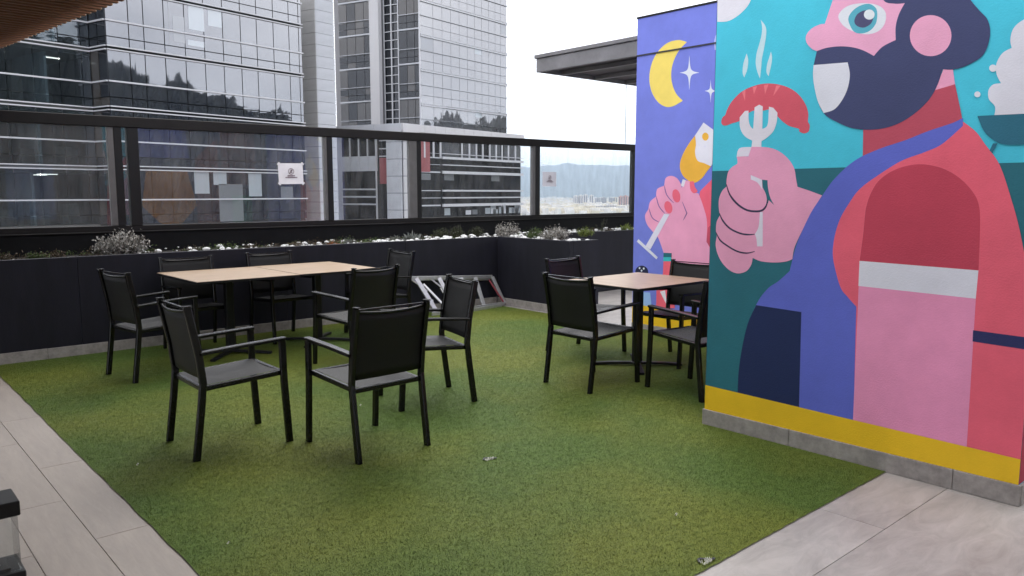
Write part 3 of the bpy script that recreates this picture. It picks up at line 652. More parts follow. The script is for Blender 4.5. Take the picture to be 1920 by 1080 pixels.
bm_.add('painted_glass_bowl', [(465, 35, 1), (408, 122), (370, 172), (330, 240), (307, 305), (310, 360), (340, 410), (400, 442), (450, 415), (485, 370), (515, 330), (545, 280, 1), (556, 102, 1)], (226, 172, 62), *C36)
bm_.add('painted_glass_foam', [(465, 35, 1), (408, 122, 1), (414, 180), (408, 240), (425, 292), (470, 310), (515, 330, 1), (545, 288, 1), (556, 102, 1)], (230, 230, 242), *C36)
bm_.add('painted_dot', ell(478, 130, 22, 27), (226, 172, 62), *C36)
for q in ((437, 186, 5), (474, 196, 8)): bm_.add('painted_dot', ell(q[0], q[1], q[2], q[2]), (200, 200, 215), *C36)
bm_.add('painted_stem', [(325, 418, 1), (345, 424, 1), (332, 470, 1), (312, 460, 1)], (230, 226, 240), *C36)
for q in ([(200, 458), (218, 525), (264, 578)], [(145, 530), (165, 600), (205, 650)], [(97, 615), (120, 678), (166, 708)], [(322, 570), (350, 640), (352, 648), (328, 695)]): bm_.add('painted_finger_line', stroke(q, 6), (120, 90, 140), *C36, n=1)
bm_.add('painted_nail', ell(282, 530, 26, 45, -.2), (220, 98, 120), *C36); bm_.add('painted_nail', ell(228, 607, 26, 42, -.25), (220, 98, 120), *C36)
bm_.add('painted_nail', [(372, 433, 1), (400, 432, 1), (408, 470), (425, 500), (400, 512), (378, 488)], (220, 98, 120), *C36)
bm_.add('painted_stem', [(200, 650, 1), (236, 655, 1), (106, 893, 1), (75, 868, 1)], (228, 226, 244), *C36)
bm_.add('painted_foot', [(27, 822, 1), (157, 944, 1), (148, 959, 1), (15, 838, 1)], (228, 230, 246), *C36)
bm_.add('painted_bottle', [(515, 333, 1), (584, 335, 1), (590, 410, 1), (600, 620, 1), (610, 800, 1), (452, 800, 1), (455, 640, 1), (510, 510, 1)], (214, 90, 108), *C45)
bm_.add('painted_label', [(515, 333, 1), (584, 335, 1), (583, 370, 1), (514, 370, 1)], (30, 95, 108), *C45)
bm_.add('painted_label', [(514, 370, 1), (583, 370, 1), (583, 405, 1), (513, 405, 1)], (50, 165, 172), *C45)
bm_.add('painted_stripe', [(484, 660, 1), (528, 650, 1), (545, 780, 1)], (232, 228, 238), *C45)
bm_.add('painted_light_patch', [(330, 665, 1), (402, 668, 1), (415, 790, 1), (320, 785, 1)], (150, 184, 232), *C45)
bm_.add('painted_olive', ell(331, 495, 54, 54), (30, 34, 62), *C45)
for q in ((313, 462), (348, 466), (330, 484)): bm_.add('painted_dot', ell(q[0], q[1], 7, 9), (225, 230, 240), *C45)
bm_.flat('painted_yellow_band', [Vector(q) for q in ((WY1 + .02, .061), (5.764, .061), (5.764, .275), (WY1 + .02, .262))], YEL)
zl = onX(1270, 92.5, VX).z
obj('joint_line', bx((VX - .012, 3.1, zl - .007), (VX - .001, 5.766, zl + .007)), M['mull'], blw)

# ------------------------------------------------------------------ roofs
rc = thing('flat_canopy', 'dark grey flat canopy roof projecting beyond the blue wall', 'canopy', (8.69, 0, 0))
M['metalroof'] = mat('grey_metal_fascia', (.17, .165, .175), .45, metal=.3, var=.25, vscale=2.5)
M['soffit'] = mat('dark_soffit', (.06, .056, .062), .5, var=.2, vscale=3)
obj('fascia', bx((0, 4.2, 3.435), (.05, 9.25, 3.64), .004), M['metalroof'], rc)
obj('gutter_edge', bx((-.03, 4.2, 3.645), (.06, 9.27, 3.70), .004), M['metalroof'], rc)
obj('end_fascia', bx((.051, 9.20, 3.437), (4.5, 9.25, 3.64), .004), M['metalroof'], rc)
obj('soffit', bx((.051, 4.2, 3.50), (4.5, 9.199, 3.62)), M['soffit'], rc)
for k in range(5): obj('beam', bx((.5 + .8 * k, 4.2, 3.438), (.56 + .8 * k, 9.198, 3.499), .003), M['metalroof'], rc)
tag(obj('junction_box', bx((8.8, 6.9, 3.701), (9.2, 7.12, 3.85), .03), M['mull']), 'small dark box on top of the canopy beside the blue wall', 'box')
tag(obj('hanging_cable', bar(bmesh.new(), (10.825, 9.21, 2.41), (10.825, 9.21, 3.437), .008, .008), M['mull']), 'thin vertical cable between the top rail and the flat canopy', 'cable')

M['slat'] = mat('stained_timber', (.19, .085, .042), .6, var=.3, vscale=5, stretch=(1, 14, 14), bump=.1, bscale=30)
M['slat_lit'] = mat('lit_timber_tip', (.55, .42, .30), .7)  # pale colour paints in the light on the slat tips
M['roofdk'] = mat('brown_roof_panel', (.10, .046, .024), .8)
sc = thing('slatted_canopy', 'brown timber slat canopy overhead at the upper left', 'canopy', (0, 0, 3.0))
def edgeX(y): return 1.876 - (y - 6.55) * .117
bsl = bx((-1, -.024, 0), (0, .024, .06), 0); sme = bpy.data.meshes.new('slat'); bsl.to_mesh(sme); bsl.free(); sme.materials.append(M['slat'])
bse = bx((0, -.024, .002), (.006, .024, .058), 0); eme = bpy.data.meshes.new('slat_lit_tip'); bse.to_mesh(eme); bse.free(); eme.materials.append(M['slat_lit'])
ys = 9.62
while ys > -3.4:  # slats and roof run on unseen behind the viewpoint, added to cut light
    L = edgeX(ys) + 4.4
    o = obj('slat', sme, None, sc, (edgeX(ys), ys, random.uniform(-.002, .002))); o.scale = (L, 1, 1)
    e = obj('slat_lit_tip', eme, None, sc, (edgeX(ys) + .0005, ys, 0))
    ys -= .108
b = bmesh.new(); f = b.faces.new([b.verts.new(p) for p in ((-4.4, -3.5, .075), (edgeX(-3.5) - .10, -3.5, .075), (edgeX(9.66) - .10, 9.66, .075), (-4.4, 9.66, .075))])
r = bmesh.ops.extrude_face_region(b, geom=[f])
for v in r['geom']:
    if isinstance(v, bmesh.types.BMVert): v.co.z += .09
bmesh.ops.recalc_face_normals(b, faces=b.faces)
obj('roof_panel', b, M['roofdk'], sc)
for x_ in (-3.2, -1.2): obj('beam', bx((x_, -3.4, .061), (x_ + .1, 9.6, .0745)), M['slat'], sc)
for x_, y_ in ((-3.15, .6), (-3.15, 7.9)): obj('post', bx((x_, y_, -2.999), (x_ + .12, y_ + .12, .061), .004), M['rail'], sc)

# painted wall behind the photographer (seen only in reflections), raised to block sky light
rw = thing('rear_wall', 'unseen terrace wall behind the viewpoint, raised to block light, with a few painted shapes', 'wall', (0, -3.6, 0))
obj('wall', bx((-4.5, -.2, 0), (12.4, 0, 5.0)), P_((92, 84, 80)), rw)
for x0, x1, z0, z1, c_ in ((-3.6, -2.9, .9, 2.1, (70, 110, 90)), (-1.2, -.2, 1.2, 2.4, (170, 150, 90)), (.6, 1.9, .8, 2.6, (150, 80, 90)), (3.4, 4.4, .9, 2.2, (90, 100, 140)), (6.2, 8.6, .2, 3.0, (90, 140, 150))):
    obj('painted_shape', bx((x0, .001, z0), (x1, .004, z1)), P_(c_), rw)

# ------------------------------------------------------------------ furniture
def make_chair():
    t = thing('armchair', 'x', 'chair', (0, 0, 0), 0, 'black sling armchairs on the turf')
    W = .245
    for s in (-1, 1):
        obj('leg', sweep(bmesh.new(), [(s * W, .285, 0), (s * W, .262, .40), (s * W, .258, .644)], .029, .042), M['frame'], t)
        rear = [(s * W, -.285, 0), (s * W, -.245, .30), (s * W, -.228, .45), (s * W, -.245, .62), (s * W, -.297, .90)]
        lg = obj('leg', sweep(bmesh.new(), rear, .029, .042), M['frame'], t)
        obj('post_cap', bx((s * W - .015, -.320, .901), (s * W + .015, -.274, .908), .002), M['frame'], lg)
        obj('armrest', sweep(bmesh.new(), [(s * W, -.240, .626), (s * W, .0, .642), (s * W, .276, .655)], .048, .02), M['frame'], t)
    b = bmesh.new(); z = .425
    for s in (-1, 1): bar(b, (s * (W - .026), -.23, z - .012), (s * (W - .026), .262, z + .016), .028, .03, bev=.004)
    bar(b, (-W + .04, .255, z + .016), (W - .04, .255, z + .016), .028, .03, bev=.004)
    bar(b, (-W + .012, -.222, z - .012), (W - .012, -.222, z - .012), .028, .03, bev=.004)
    bar(b, (-W + .012, .258, z + .014), (-W + .041, .258, z + .014), .028, .026); bar(b, (W - .012, .258, z + .014), (W - .041, .258, z + .014), .028, .026)
    obj('seat_frame', b, M['frame'], t)
    b = bmesh.new(); nx, ny = 10, 10; g = {}
    for i in range(nx + 1):
        for j in range(ny + 1):
            u, v = i / nx * 2 - 1, j / ny * 2 - 1
            g[i, j] = b.verts.new((u * (W - .036), .017 + v * .232, z + .019 + .0135 * v - .012 * (1 - u * u) * (1 - .3 * v * v)))
    for i in range(nx):
        for j in range(ny): f = b.faces.new((g[i, j], g[i + 1, j], g[i + 1, j + 1], g[i, j + 1])); f.smooth = True
    obj('seat', b, M['sling'], t)
    # backrest sling bowed between the posts
    def back_y(z_): return np.interp(z_, [.45, .62, .90], [-.228, -.245, -.297])
    b = bmesh.new(); nx, nz_ = 14, 8; g = {}
    for k in (0, 1):
        for i in range(nx + 1):
            for j in range(nz_ + 1):
                u = i / nx * 2 - 1; z_ = .475 + (.862 - .475) * j / nz_; bow = .034 * (1 - u * u) * (.35 + .65 * j / nz_)
                g[k, i, j] = b.verts.new((u * (W - .008), back_y(z_) - bow + (.003 if k else 0), z_ + .012 * (u * u) * (j / nz_)))
    for i in range(nx):
        for j in range(nz_):
            for k, od in ((0, 1), (1, -1)):
                q = [g[k, i, j], g[k, i + 1, j], g[k, i + 1, j + 1], g[k, i, j + 1]][::od]; f = b.faces.new(q); f.smooth = True
    for i in range(nx):
        b.faces.new((g[0, i, nz_], g[0, i + 1, nz_], g[1, i + 1, nz_], g[1, i, nz_])); b.faces.new((g[0, i, 0], g[1, i, 0], g[1, i + 1, 0], g[0, i + 1, 0]))
    bk = obj('backrest', b, M['sling'], t)
    pts = []
    for i in range(nx + 1):
        u = i / nx * 2 - 1; pts.append(Vector((u * (W - .01), back_y(.865) - .034 * (1 - u * u), .866 + .012 * u * u)))
    b = bmesh.new(); rings = []
    for p in pts: rings.append([b.verts.new(p + Vector((0, .008 * math.cos(a_), .008 * math.sin(a_)))) for a_ in [k * math.pi / 3 for k in range(6)]])
    for r0, r1 in zip(rings, rings[1:]):
        for j in range(6): f = b.faces.new((r0[j], r0[(j + 1) % 6], r1[(j + 1) % 6], r1[j])); f.smooth = True
    obj('top_hem', b, M['frame'], bk)
    b = bmesh.new(); bar(b, (-W + .012, -.291, .889), (W - .012, -.291, .889), .016, .008); obj('top_rail', b, M['frame'], t)
    return t
ch0 = make_chair(); R = math.radians
chairs = [  # x, y, facing rotation (0 = +Y), label
    (2.44, 4.11, R(2), 'nearest black armchair, centre front, its back to the viewer'),
    (1.815, 4.72, R(-91), 'front left black armchair facing right, just left of the nearest one'),
    (2.07, 6.99, R(-81), 'black armchair at the far left end of the long table, by the dark planter'),
    (2.72, 7.74, R(178), 'black armchair behind the left half of the long table, against the planter'),
    (3.64, 7.80, R(181), 'black armchair behind the right half of the long table, against the planter'),
    (3.56, 6.16, R(9), 'black armchair pulled up to the near side of the long table, back to the viewer'),
    (4.56, 7.37, R(88), 'black armchair at the right end of the long table, half hidden behind another'),
    (3.33, 4.74, R(76), 'black armchair facing left alone on open turf in front of the ladder'),
    (4.64, 4.262, R(-90), 'black armchair on the left side of the single table, nearest to the viewer there'),
    (5.53, 5.16, R(186), 'black armchair on the far side of the single table, before the planter box'),
    (5.85, 4.34, R(92), 'black armchair on the right side of the single table, before the blue wall'),
    (5.07, 3.55, R(-7), 'black armchair at the single table partly hidden by the tall mural block')]
for i, (x_, y_, rz, lb) in enumerate(chairs):
    c = ch0 if i == 0 else dup(ch0, (0, 0, 0), 0)
    c.location = (x_, y_, .006); c.rotation_euler = (0, 0, rz); c['label'] = lb

def oak():
    m = bpy.data.materials.new('oak_laminate'); m.use_nodes = True; t = m.node_tree; p = t.nodes['Principled BSDF']
    p.inputs['Roughness'].default_value = .36; p.inputs['Specular IOR Level'].default_value = .5
    tc = N(t, 'ShaderNodeTexCoord'); mp = N(t, 'ShaderNodeMapping'); mp.inputs['Scale'].default_value = (1.3, 16, 1)
    nz = N(t, 'ShaderNodeTexNoise'); nz.inputs['Scale'].default_value = 3; nz.inputs['Detail'].default_value = 8
    r = N(t, 'ShaderNodeValToRGB'); r.color_ramp.elements[0].position = .3; r.color_ramp.elements[1].position = .72
    r.color_ramp.elements[0].color = (*S(146, 122, 97), 1); r.color_ramp.elements[1].color = (*S(178, 154, 128), 1)
    t.links.new(tc.outputs['Object'], mp.inputs[0]); t.links.new(mp.outputs[0], nz.inputs['Vector'])
    t.links.new(nz.outputs['Fac'], r.inputs[0]); t.links.new(r.outputs[0], p.inputs['Base Color']); return m
M['oak'] = oak()
def table(cx_, cy_, sx, sy, label, grain=0, rz=0):
    t = thing('square_table', label, 'table', (cx_, cy_, .006), rz, 'oak topped pedestal tables')
    H = .774
    top = obj('tabletop', bx((-sx / 2 + .002, -sy / 2 + .002, H - .02), (sx / 2 - .002, sy / 2 - .002, H), .0015), M['oak'], t)
    if grain:
        top.data.transform(Matrix.Rotation(-math.pi / 2, 4, 'Z')); top.rotation_euler = (0, 0, math.pi / 2)
    obj('edge_band', bx((-sx / 2, -sy / 2, H - .024), (sx / 2, sy / 2, H - .003), .0015), M['black'], t)
    obj('top_bracket', bx((-.2, -.2, H - .036), (.2, .2, H - .0245), .003), M['black'], t)
    obj('column', bx((-.036, -.036, .036), (.036, .036, H - .0365), .006), M['black'], t)
    obj('hub', bx((-.06, -.06, .022), (.06, .06, .035), .003), M['black'], t)
    for k in range(4):
        a_ = math.pi / 4 + k * math.pi / 2
        f = obj('foot', sweep(bmesh.new(), [(0, .04, .018), (0, .25, .016), (0, .40, .006)], .05, .022), M['black'], t, (0, 0, .006), a_)
table(2.888, 7.375, .965, 1.07, 'left half of the long oak table by the planter, left of its seam')
table(3.828, 7.40, .89, 1.07, 'right half of the long oak table by the planter, right of its seam', rz=.003)
table(5.42, 4.43, 1.03, .86, 'single oak topped table between the planter box and the mural block', grain=1)

# stepladder lying on its side against the planter
lad = thing('stepladder', 'aluminium stepladder lying on its side against the dark planter', 'ladder', (5.385, 8.0, .012))
b = bmesh.new()
def lb(p, q, w1=.022, w2=.055, ref=(0, 1, 0), nm='rail', m='alu'): return obj(nm, bar(bmesh.new(), p, q, w2, w1, ref, .003), M[m], lad)
T0, T1 = (.10, .16, .47), (1.50, .20, .385)                       # upper rail
B0, B1 = (.30, -.05, .02), (1.60, .06, .02)
lb(T0, T1, .02, .05); lb(B0, B1, .02, .05)
lb((.2, .20, .45), (1.48, .225, .36), .02, .045); lb((.45, -.16, .012), (1.5, .0, .012), .02, .05)
V = Vector
for k, f in enumerate((.08, .34, .60, .78)):
    p, q = V(T0).lerp(V(T1), f), V(B0).lerp(V(B1), f * .9)
    lb(p, q, .02, .06, nm='tread')
lb(T1, B1, .03, .05, nm='top_cap'); lb((1.45, .21, .35), (1.55, .02, .05), .012, .022, nm='warning_label', m='red')
for f in (.12, .34):
    p, q = V(T0).lerp(V(T1), f), V(B0).lerp(V(B1), f * .9)
    lb(p.lerp(q, .0) + V((-.12, 0, -.01)), p.lerp(q, .38), .008, .022, nm='brace')
    lb(p.lerp(q, .62), q + V((-.1, 0, .01)), .008, .022, nm='brace')
for p_ in ((.32, .16, .38, .55, -.1, .03), (.62, .2, .3, .66, -.1, .02)): lb(p_[:3], p_[3:], .016, .03, nm='rear_brace')

# lantern at the lower left corner
lx, ly = gz(51, 1089).x, gz(51, 1089).y
la = thing('glass_lantern', 'black capped glass lantern with a pink flower inside at the lower left corner', 'lantern', (lx - .14, ly + .1, 0))
obj('base', bx((-.14, -.1, .0), (.14, .1, .045), .004), M['black'], la)
obj('cap', bx((-.135, -.095, .275), (.137, .085, .335), .004), M['black'], la)
for n_, lo, hi in (('glass_side', (-.118, -.078, .046), (.128, -.074, .274)), ('glass_side', (-.118, .064, .046), (.128, .068, .274)), ('glass_side', (.1245, -.0735, .046), (.1285, .0635, .274)), ('glass_side', (-.1185, -.0735, .046), (-.1145, .0635, .274))):
    obj(n_, bx(lo, hi), M['lglass'], la)
obj('tray', bx((-.1, -.06, .046), (.095, .055, .055), .002), M['black'], la)
M['petal'] = mat('pink_petal', (.32, .06, .09), .5, var=.3, vscale=30); M['rim'] = mat('petal_rim', (.7, .6, .62), .5)
b = bmesh.new(); b2 = bmesh.new()
for k in range(8):
    a_ = k * math.pi / 4 + .3; pr = None; rim = []
    for j in range(7):
        s = j / 6; r_ = .012 + .085 * s ** 1.6; z_ = .12 - .06 * s; wd_ = .03 * math.sin(math.pi * (.12 + .75 * s))
        c = Vector((-.02 + math.cos(a_) * r_ * .9, math.sin(a_) * r_ * .62, z_)); sd = Vector((-math.sin(a_), math.cos(a_) * .7, 0))
        cur = [b.verts.new(c + sd * wd_), b.verts.new(c - sd * wd_)]
        if pr: b.faces.new((pr[0], pr[1], cur[1], cur[0]))
        pr = cur; rim.append(c + sd * wd_)
    for p, q in zip(rim, rim[1:]): bar(b2, p, q, .003, .003)
fl_ = obj('flower', b, M['petal'], la); obj('petal_rim', b2, M['rim'], fl_)

# ------------------------------------------------------------------ towers
unit = {}
def upane(m):
    if m not in unit:
        b = bx((0, -.02, 0), (1, .02, 1)); me = bpy.data.meshes.new('pane'); b.to_mesh(me); b.free(); me.materials.append(M[m]); unit[m] = me
    return unit[m]
class Facade:
    """vertical face from p0 to p1 (outside is towards the viewer); pieces are placed by metres along and z"""
    def __init__(s, parent, p0, p1):
        s.par, s.p0 = parent, p0; d = p1 - p0; d.z = 0; s.L = d.length; s.d = d / s.L; s.rz = math.atan2(s.d.y, s.d.x)
        s.n = Vector((s.d.y, -s.d.x, 0))
        s.p1 = p1
    def at(s, u, out, z): q = s.p0 + s.d * u + s.n * out; q.z = z; return q
    def piece(s, name, u0, u1, z0, z1, m, out=0, th=1, tilt=.0, par=None):
        o = obj(name, upane(m), None, par or s.par, s.at(u0, out, z0)); o.scale = (u1 - u0, th, z1 - z0)
        o.rotation_euler = (random.gauss(0, tilt), random.gauss(0, tilt) * 0, s.rz + random.gauss(0, tilt)); return o
    def uz(s, x, y): return on_plane(x, y, s.p0, s.p1)
    def u(s, x, y=150): return on_plane(x, y, s.p0, s.p1)[0]
def prism(name, pts, z0, z1, m, parent):
    b = bmesh.new(); f = b.faces.new([b.verts.new((p.x, p.y, z0)) for p in pts]); r = bmesh.ops.extrude_face_region(b, geom=[f])
    for v in r['geom']:
        if isinstance(v, bmesh.types.BMVert): v.co.z = z1
    bmesh.ops.recalc_face_normals(b, faces=b.faces); return obj(name, b, M[m], parent)
GZ = -80.0
# tower A
A0, A1 = cd(-25.2, 50), cd(-16.2, 62)
J0 = cd(-26.75, 51.0)
dA = (A1 - A0).normalized(); nA = Vector((dA.y, -dA.x, 0))
ta = thing('glass_tower', 'broad mirrored glass office tower with white horizontal fins at the upper left', 'office tower', (A0.x, A0.y, 0)); ta.location = (0, 0, 0)
LS = J0 - dA * 30
inn = .12
prism('core', [A0 - nA * inn + dA * .1, A1 - nA * inn - dA * .05, A1 - nA * 18, A0 - nA * 18 + dA * .1], GZ, 19.0, 'core', ta)
fa = Facade(ta, A0, A1); fj = Facade(ta, J0, A0); fl2 = Facade(ta, LS, J0)
zD = [fa.uz(222, 92)[1], fa.uz(222, 204)[1]]; ST = zD[0] - zD[1]
ucol = [0] + [fa.u(x_) for x_ in (246, 274, 312, 350, 386, 421, 454, 484, 515, 544, 562)] + [fa.L]
ucol_l = [fl2.u(x_) for x_ in (-40, 12, 63, 113, 155)] + [fl2.L]
ucol_l[-1] = fl2.L - .05
rnd = random.Random(3)
def storeys(fc, cols, zd, st, ks, glass, split=(.545, .81), blinds=0.0, fin=True, gap=.03, finm='fin', upper=None):
    for k in ks:
        z1 = zd + k * st; z0 = z1 - st
        lev = [z1 - .12] + [z1 - st * s_ for s_ in split] + [z0 + .12]
        for i, (a_, c_) in enumerate(zip(cols, cols[1:])):
            for j, (h1, h0) in enumerate(zip(lev, lev[1:])):
                m_ = glass if glass != 'glassD' or rnd.random() < .62 else 'glassE'
                bl = rnd.random()
                if blinds and j == 0 and bl < blinds:
                    f_ = rnd.uniform(.35, 1); hm = h1 - (h1 - h0) * f_
                    fc.piece('blind_pane', a_ + gap, c_ - gap, hm + .01, h1 - gap, rnd.choice(('blind', 'blindg', 'blindg')), 0, 1, .0012)
                    if f_ < .97: fc.piece('pane', a_ + gap, c_ - gap, h0 + gap, hm, m_, 0, 1, .0012)
                else: fc.piece('pane', a_ + gap, c_ - gap, h0 + gap, h1 - gap, m_, 0, 1, .0012)
        if fin:
            for dz, hh in ((.09, .07), (-.13, .07), (-st * split[0] - .05, .09)):
                fc.piece('fin', cols[0] - .02, cols[-1] + .02, z1 + dz - .0, z1 + dz + hh, finm, .10, 3.0)
storeys(fa, ucol, zD[0], ST, range(-2, 3), 'glassA', blinds=.0)
for x0_, x1_, y0_, y1_, m_ in ((312, 320, 0, 82, 'blindg'), (321, 348, 28, 82, 'blindg'), (350, 384, 6, 60, 'blind'), (350, 384, 74, 90, 'blind'), (387, 417, 14, 53, 'blind'), (362, 394, 322, 363, 'blind'), (398, 426, 322, 347, 'blind'), (464, 492, 325, 368, 'blind'), (408, 458, 345, 414, 'blindg'), (525, 550, 350, 372, 'blindg')):
    (u0_, z1_), (u1_, z0_) = fa.uz(x0_, y0_), fa.uz(x1_, y1_)
    fa.piece('lowered_blind', u0_ + .05, u1_ - .05, z0_, z1_, m_, .025, .5)
storeys(fj, [0, fj.L * .5, fj.L], zD[0], ST, range(-2, 3), 'glassD', blinds=0)
storeys(fl2, ucol_l, zD[0], ST, range(-2, 2), 'glassS', blinds=0)
storeys(fl2, ucol_l, zD[0], ST, range(2, 3), 'glassA', blinds=0)
storeys(fl2, [0, ucol_l[0]], zD[0], ST, range(-2, 3), 'glassS', blinds=0)
# offices behind the left face: slabs, back wall, partitions, ceiling lamps
M['lamp'] = bpy.data.materials.new('ceiling_lamp'); M['lamp'].use_nodes = True
pl_ = M['lamp'].node_tree.nodes['Principled BSDF']; pl_.inputs['Emission Color'].default_value = (1, .97, .9, 1); pl_.inputs['Emission Strength'].default_value = 3
M['office'] = mat('office_wall', (.10, .11, .11), .8, var=.5, vscale=.4); M['slab'] = mat('office_slab', (.12, .12, .12), .8)
M['office2'] = mat('office_partition', (.28, .34, .38), .7)
nl = fl2.n
for k in range(-4, 3):
    z1 = zD[0] + k * ST
    prism('floor_slab', [LS - nl * .1, J0 - nl * .1, J0 - nl * 9, LS - nl * 9], z1 - .35, z1 + .1, 'slab', ta)
    for q in range(5):
        u_ = rnd.uniform(14, 29); o_ = rnd.uniform(2, 5)
        fl2.piece('ceiling_lamp', u_, u_ + 1.2, z1 - .42, z1 - .37, 'lamp', -o_, 3)
    for u_ in (18.5, 23.2, 27.4):
        prism('partition', [fl2.at(u_ + k * .6, -.5, 0), fl2.at(u_ + k * .6 + .15, -.5, 0), fl2.at(u_ + k * .6 + .15, -5, 0), fl2.at(u_ + k * .6, -5, 0)], z1 - ST + .11, z1 - .36, 'office2', ta)
    for u_ in (15.5, 17.4, 20.6, 24.6, 26.0, 28.2):
        hh = rnd.uniform(1.0, 2.2); fl2.piece('cabinet', u_, u_ + rnd.uniform(.6, 1.6), z1 - ST + .11, z1 - ST + hh, rnd.choice(('office2', 'office', 'slab')), -rnd.uniform(1.2, 4.5), 12)
prism('back_wall', [LS - nl * 6, J0 - nl * 6, J0 - nl * 9, LS - nl * 9], GZ, 19.0, 'office', ta)
# stone pier between the towers
pc = thing('stone_pier', 'pale stone clad pier between the mirrored tower and the darker tower', 'pier', (0, 0, 0))
K = cd(-16.1, 66); KR = K + dA * 1.95; dL = cd(-.88, .475); KL = K + dL * 1.75
prism('core', [KL - nA * .05 + dA * .1, K + dA * .12 + dL * .12, KR + dL * .1, KR + dL * 3, KL + dA * 3], GZ, 19.5, 'core', pc)
fpl, fpr = Facade(pc, KL, K), Facade(pc, K, KR)
for k in range(-9, 24):
    z = -2 + k * .92
    fpl.piece('stone_panel', 0, fpl.L, z + .012, z + .908, 'stone2', 0, 1, .002); fpr.piece('stone_panel', .02, fpr.L, z + .012, z + .908, 'stone', 0, 1, .002)
# tower B
B0_, B1_ = cd(-9.7, 85), cd(-.66, 97.05); BL = cd(-20.3, 90.7)
tbw = thing('pale_tower', 'tall office tower with a pale mirrored face beside a dark glazed side', 'office tower', (0, 0, 0))
fbr = Facade(tbw, B0_, B1_); fbl = Facade(tbw, BL, B0_); nBr, nBl = fbr.n, fbl.n
zb, zb2 = fbr.uz(793, 67)[1], fbr.uz(793, 132)[1]; SB = zb - zb2
M['coreB'] = mat('grey_frame_core', (.22, .22, .24), .7)
prism('core', [BL - nBl * .5, B0_ - nBl * .5 - nBr * .12, B1_ - nBr * .12, B1_ - nBr * 14, BL - nBl * 14], GZ, zb + 2 * SB + .4, 'coreB', tbw)
ub = [0] + [fbr.u(x_, 100) for x_ in (812, 829, 845, 861, 876, 890, 903, 916, 928, 938)] + [fbr.L]
storeys(fbr, ub, zb, SB, range(-2, 3), 'glassB', split=(.42, .72), blinds=.12, gap=.02, finm='glassB')
for k in range(-4, 3): fbr.piece('fin', 0, fbr.L, zb + k * SB - .05, zb + k * SB + .09, 'fin', .08, 2)
for k in range(-4, 3): fbr.piece('fin', 0, fbr.L, zb + (k - .42) * SB - .03, zb + (k - .42) * SB + .03, 'fin', .05, 2)
zl_ = fbl.uz(636, 71)[1]
ul = lambda x_: fbl.u(x_, 120)
storeys(fbl, [ul(637), ul(652), ul(668), ul(684), ul(701)], zl_, SB, range(-2, 3), 'glassD', split=(.6, .8), fin=False)
storeys(fbl, [ul(749), ul(764), ul(778), fbl.L], zl_, SB, range(-2, 3), 'glassD', split=(.6, .8), fin=False)
for k in range(-5, 4):
    for a_, c_ in ((ul(637), ul(701)), (ul(749), fbl.L)):
        fbl.piece('transom', a_, c_, zl_ + k * SB - .05, zl_ + k * SB + .10, 'stone', .05, 2); fbl.piece('transom', a_, c_, zl_ + (k - .57) * SB, zl_ + (k - .57) * SB + .05, 'stone', .05, 2)
fbl.piece('corner_post', fbl.L - .12, fbl.L + .05, -20, zb + 2 * SB + .3, 'fin', .06, 2)
fbl.piece('white_column', ul(702), ul(719), -14, zb + 2 * SB + .35, 'concrete', .5, 14)
fbl.piece('recessed_glazing', ul(720), ul(748), -14, zb + 2 * SB + .2, 'glassD', -.25, 1)
for k in range(-22, 9): fbl.piece('grid_bar', ul(720), ul(746), zl_ + k * .92, zl_ + k * .92 + .07, 'fin', -.1, 2)
for x_ in (720.5, 734, 747): fbl.piece('grid_upright', ul(x_) - .05, ul(x_) + .05, -14, zb + 2 * SB + .2, 'fin', -.04, 2)
# podium
PC0, PR, PL = cd(-9.7, 70), cd(1.16, 84.5), cd(-16.3, 73.55)
po = thing('office_podium', 'low pale podium block seen through the centre glass panes, with white balcony lines', 'building', (0, 0, 0))
fpr2, fpl2 = Facade(po, PC0, PR), Facade(po, PL, PC0); n1_, n2_ = fpr2.n, fpl2.n
zt = fpr2.uz(757, 231)[1]
prism('core', [PL - n2_ * .3, PC0 - n1_ * .3 - n2_ * .3, PR - n1_ * .3, PR - n1_ * 9, PL - n2_ * 9], GZ, zt - 1.2, 'glassD', po)
prism('roof_slab', [PL + n2_ * .1, PC0 + n1_ * .1 + n2_ * .1, PR + n1_ * .1, PR - n1_ * 9, PL - n2_ * 9], zt - .68, zt, 'concrete', po)
for k in range(13):                                            # fascia panels of the roof edge
    u0_, u1_ = fpr2.L * k / 13, fpr2.L * (k + 1) / 13
    fpr2.piece('fascia_panel', u0_ + .01, u1_ - .01, zt - .66, zt - .02, 'concrete', .14, 1, .003)
for k in range(5): fpl2.piece('fascia_panel', fpl2.L * k / 5 + .01, fpl2.L * (k + 1) / 5 - .01, zt - .66, zt - .02, 'stone', .14, 1, .003)
U = lambda x_: fpr2.u(x_, 320)
Zr = lambda y_: fpr2.uz(826, y_)[1]
for y_, th_, m_ in ((296, .22, 'fin'), (309, .09, 'fin'), (323, .26, 'fin'), (357.5, .16, 'fin'), (371, .12, 'fin'), (385, .26, 'fin'), (288, .06, 'fin')):
    fpr2.piece('balcony_edge', U(826), fpr2.L - .3, Zr(y_) - th_ / 2, Zr(y_) + th_ / 2, m_, .25, 4)
    fpr2.piece('ledge', U(770), U(826), Zr(y_) - th_ / 4, Zr(y_) + th_ / 4, 'stone', -.05, 2)
for x_ in (796, 813, 826, 866, 880, 893, 905, 918, 930, 941, 953, 966): fpr2.piece('window_upright', U(x_) - .10, U(x_) + .10, Zr(297), Zr(262), 'fin', .02, 2)
for a_, c_ in ((828, 862), (868, 892), (920, 938), (945, 976)): fpr2.piece('pane', U(a_), U(c_), Zr(294), Zr(262), 'glassB', -.02)
for a_, c_ in ((787, 826), (828, 976)): fpr2.piece('pane', U(a_), U(c_), Zr(357), Zr(325), 'glassD', -.05)
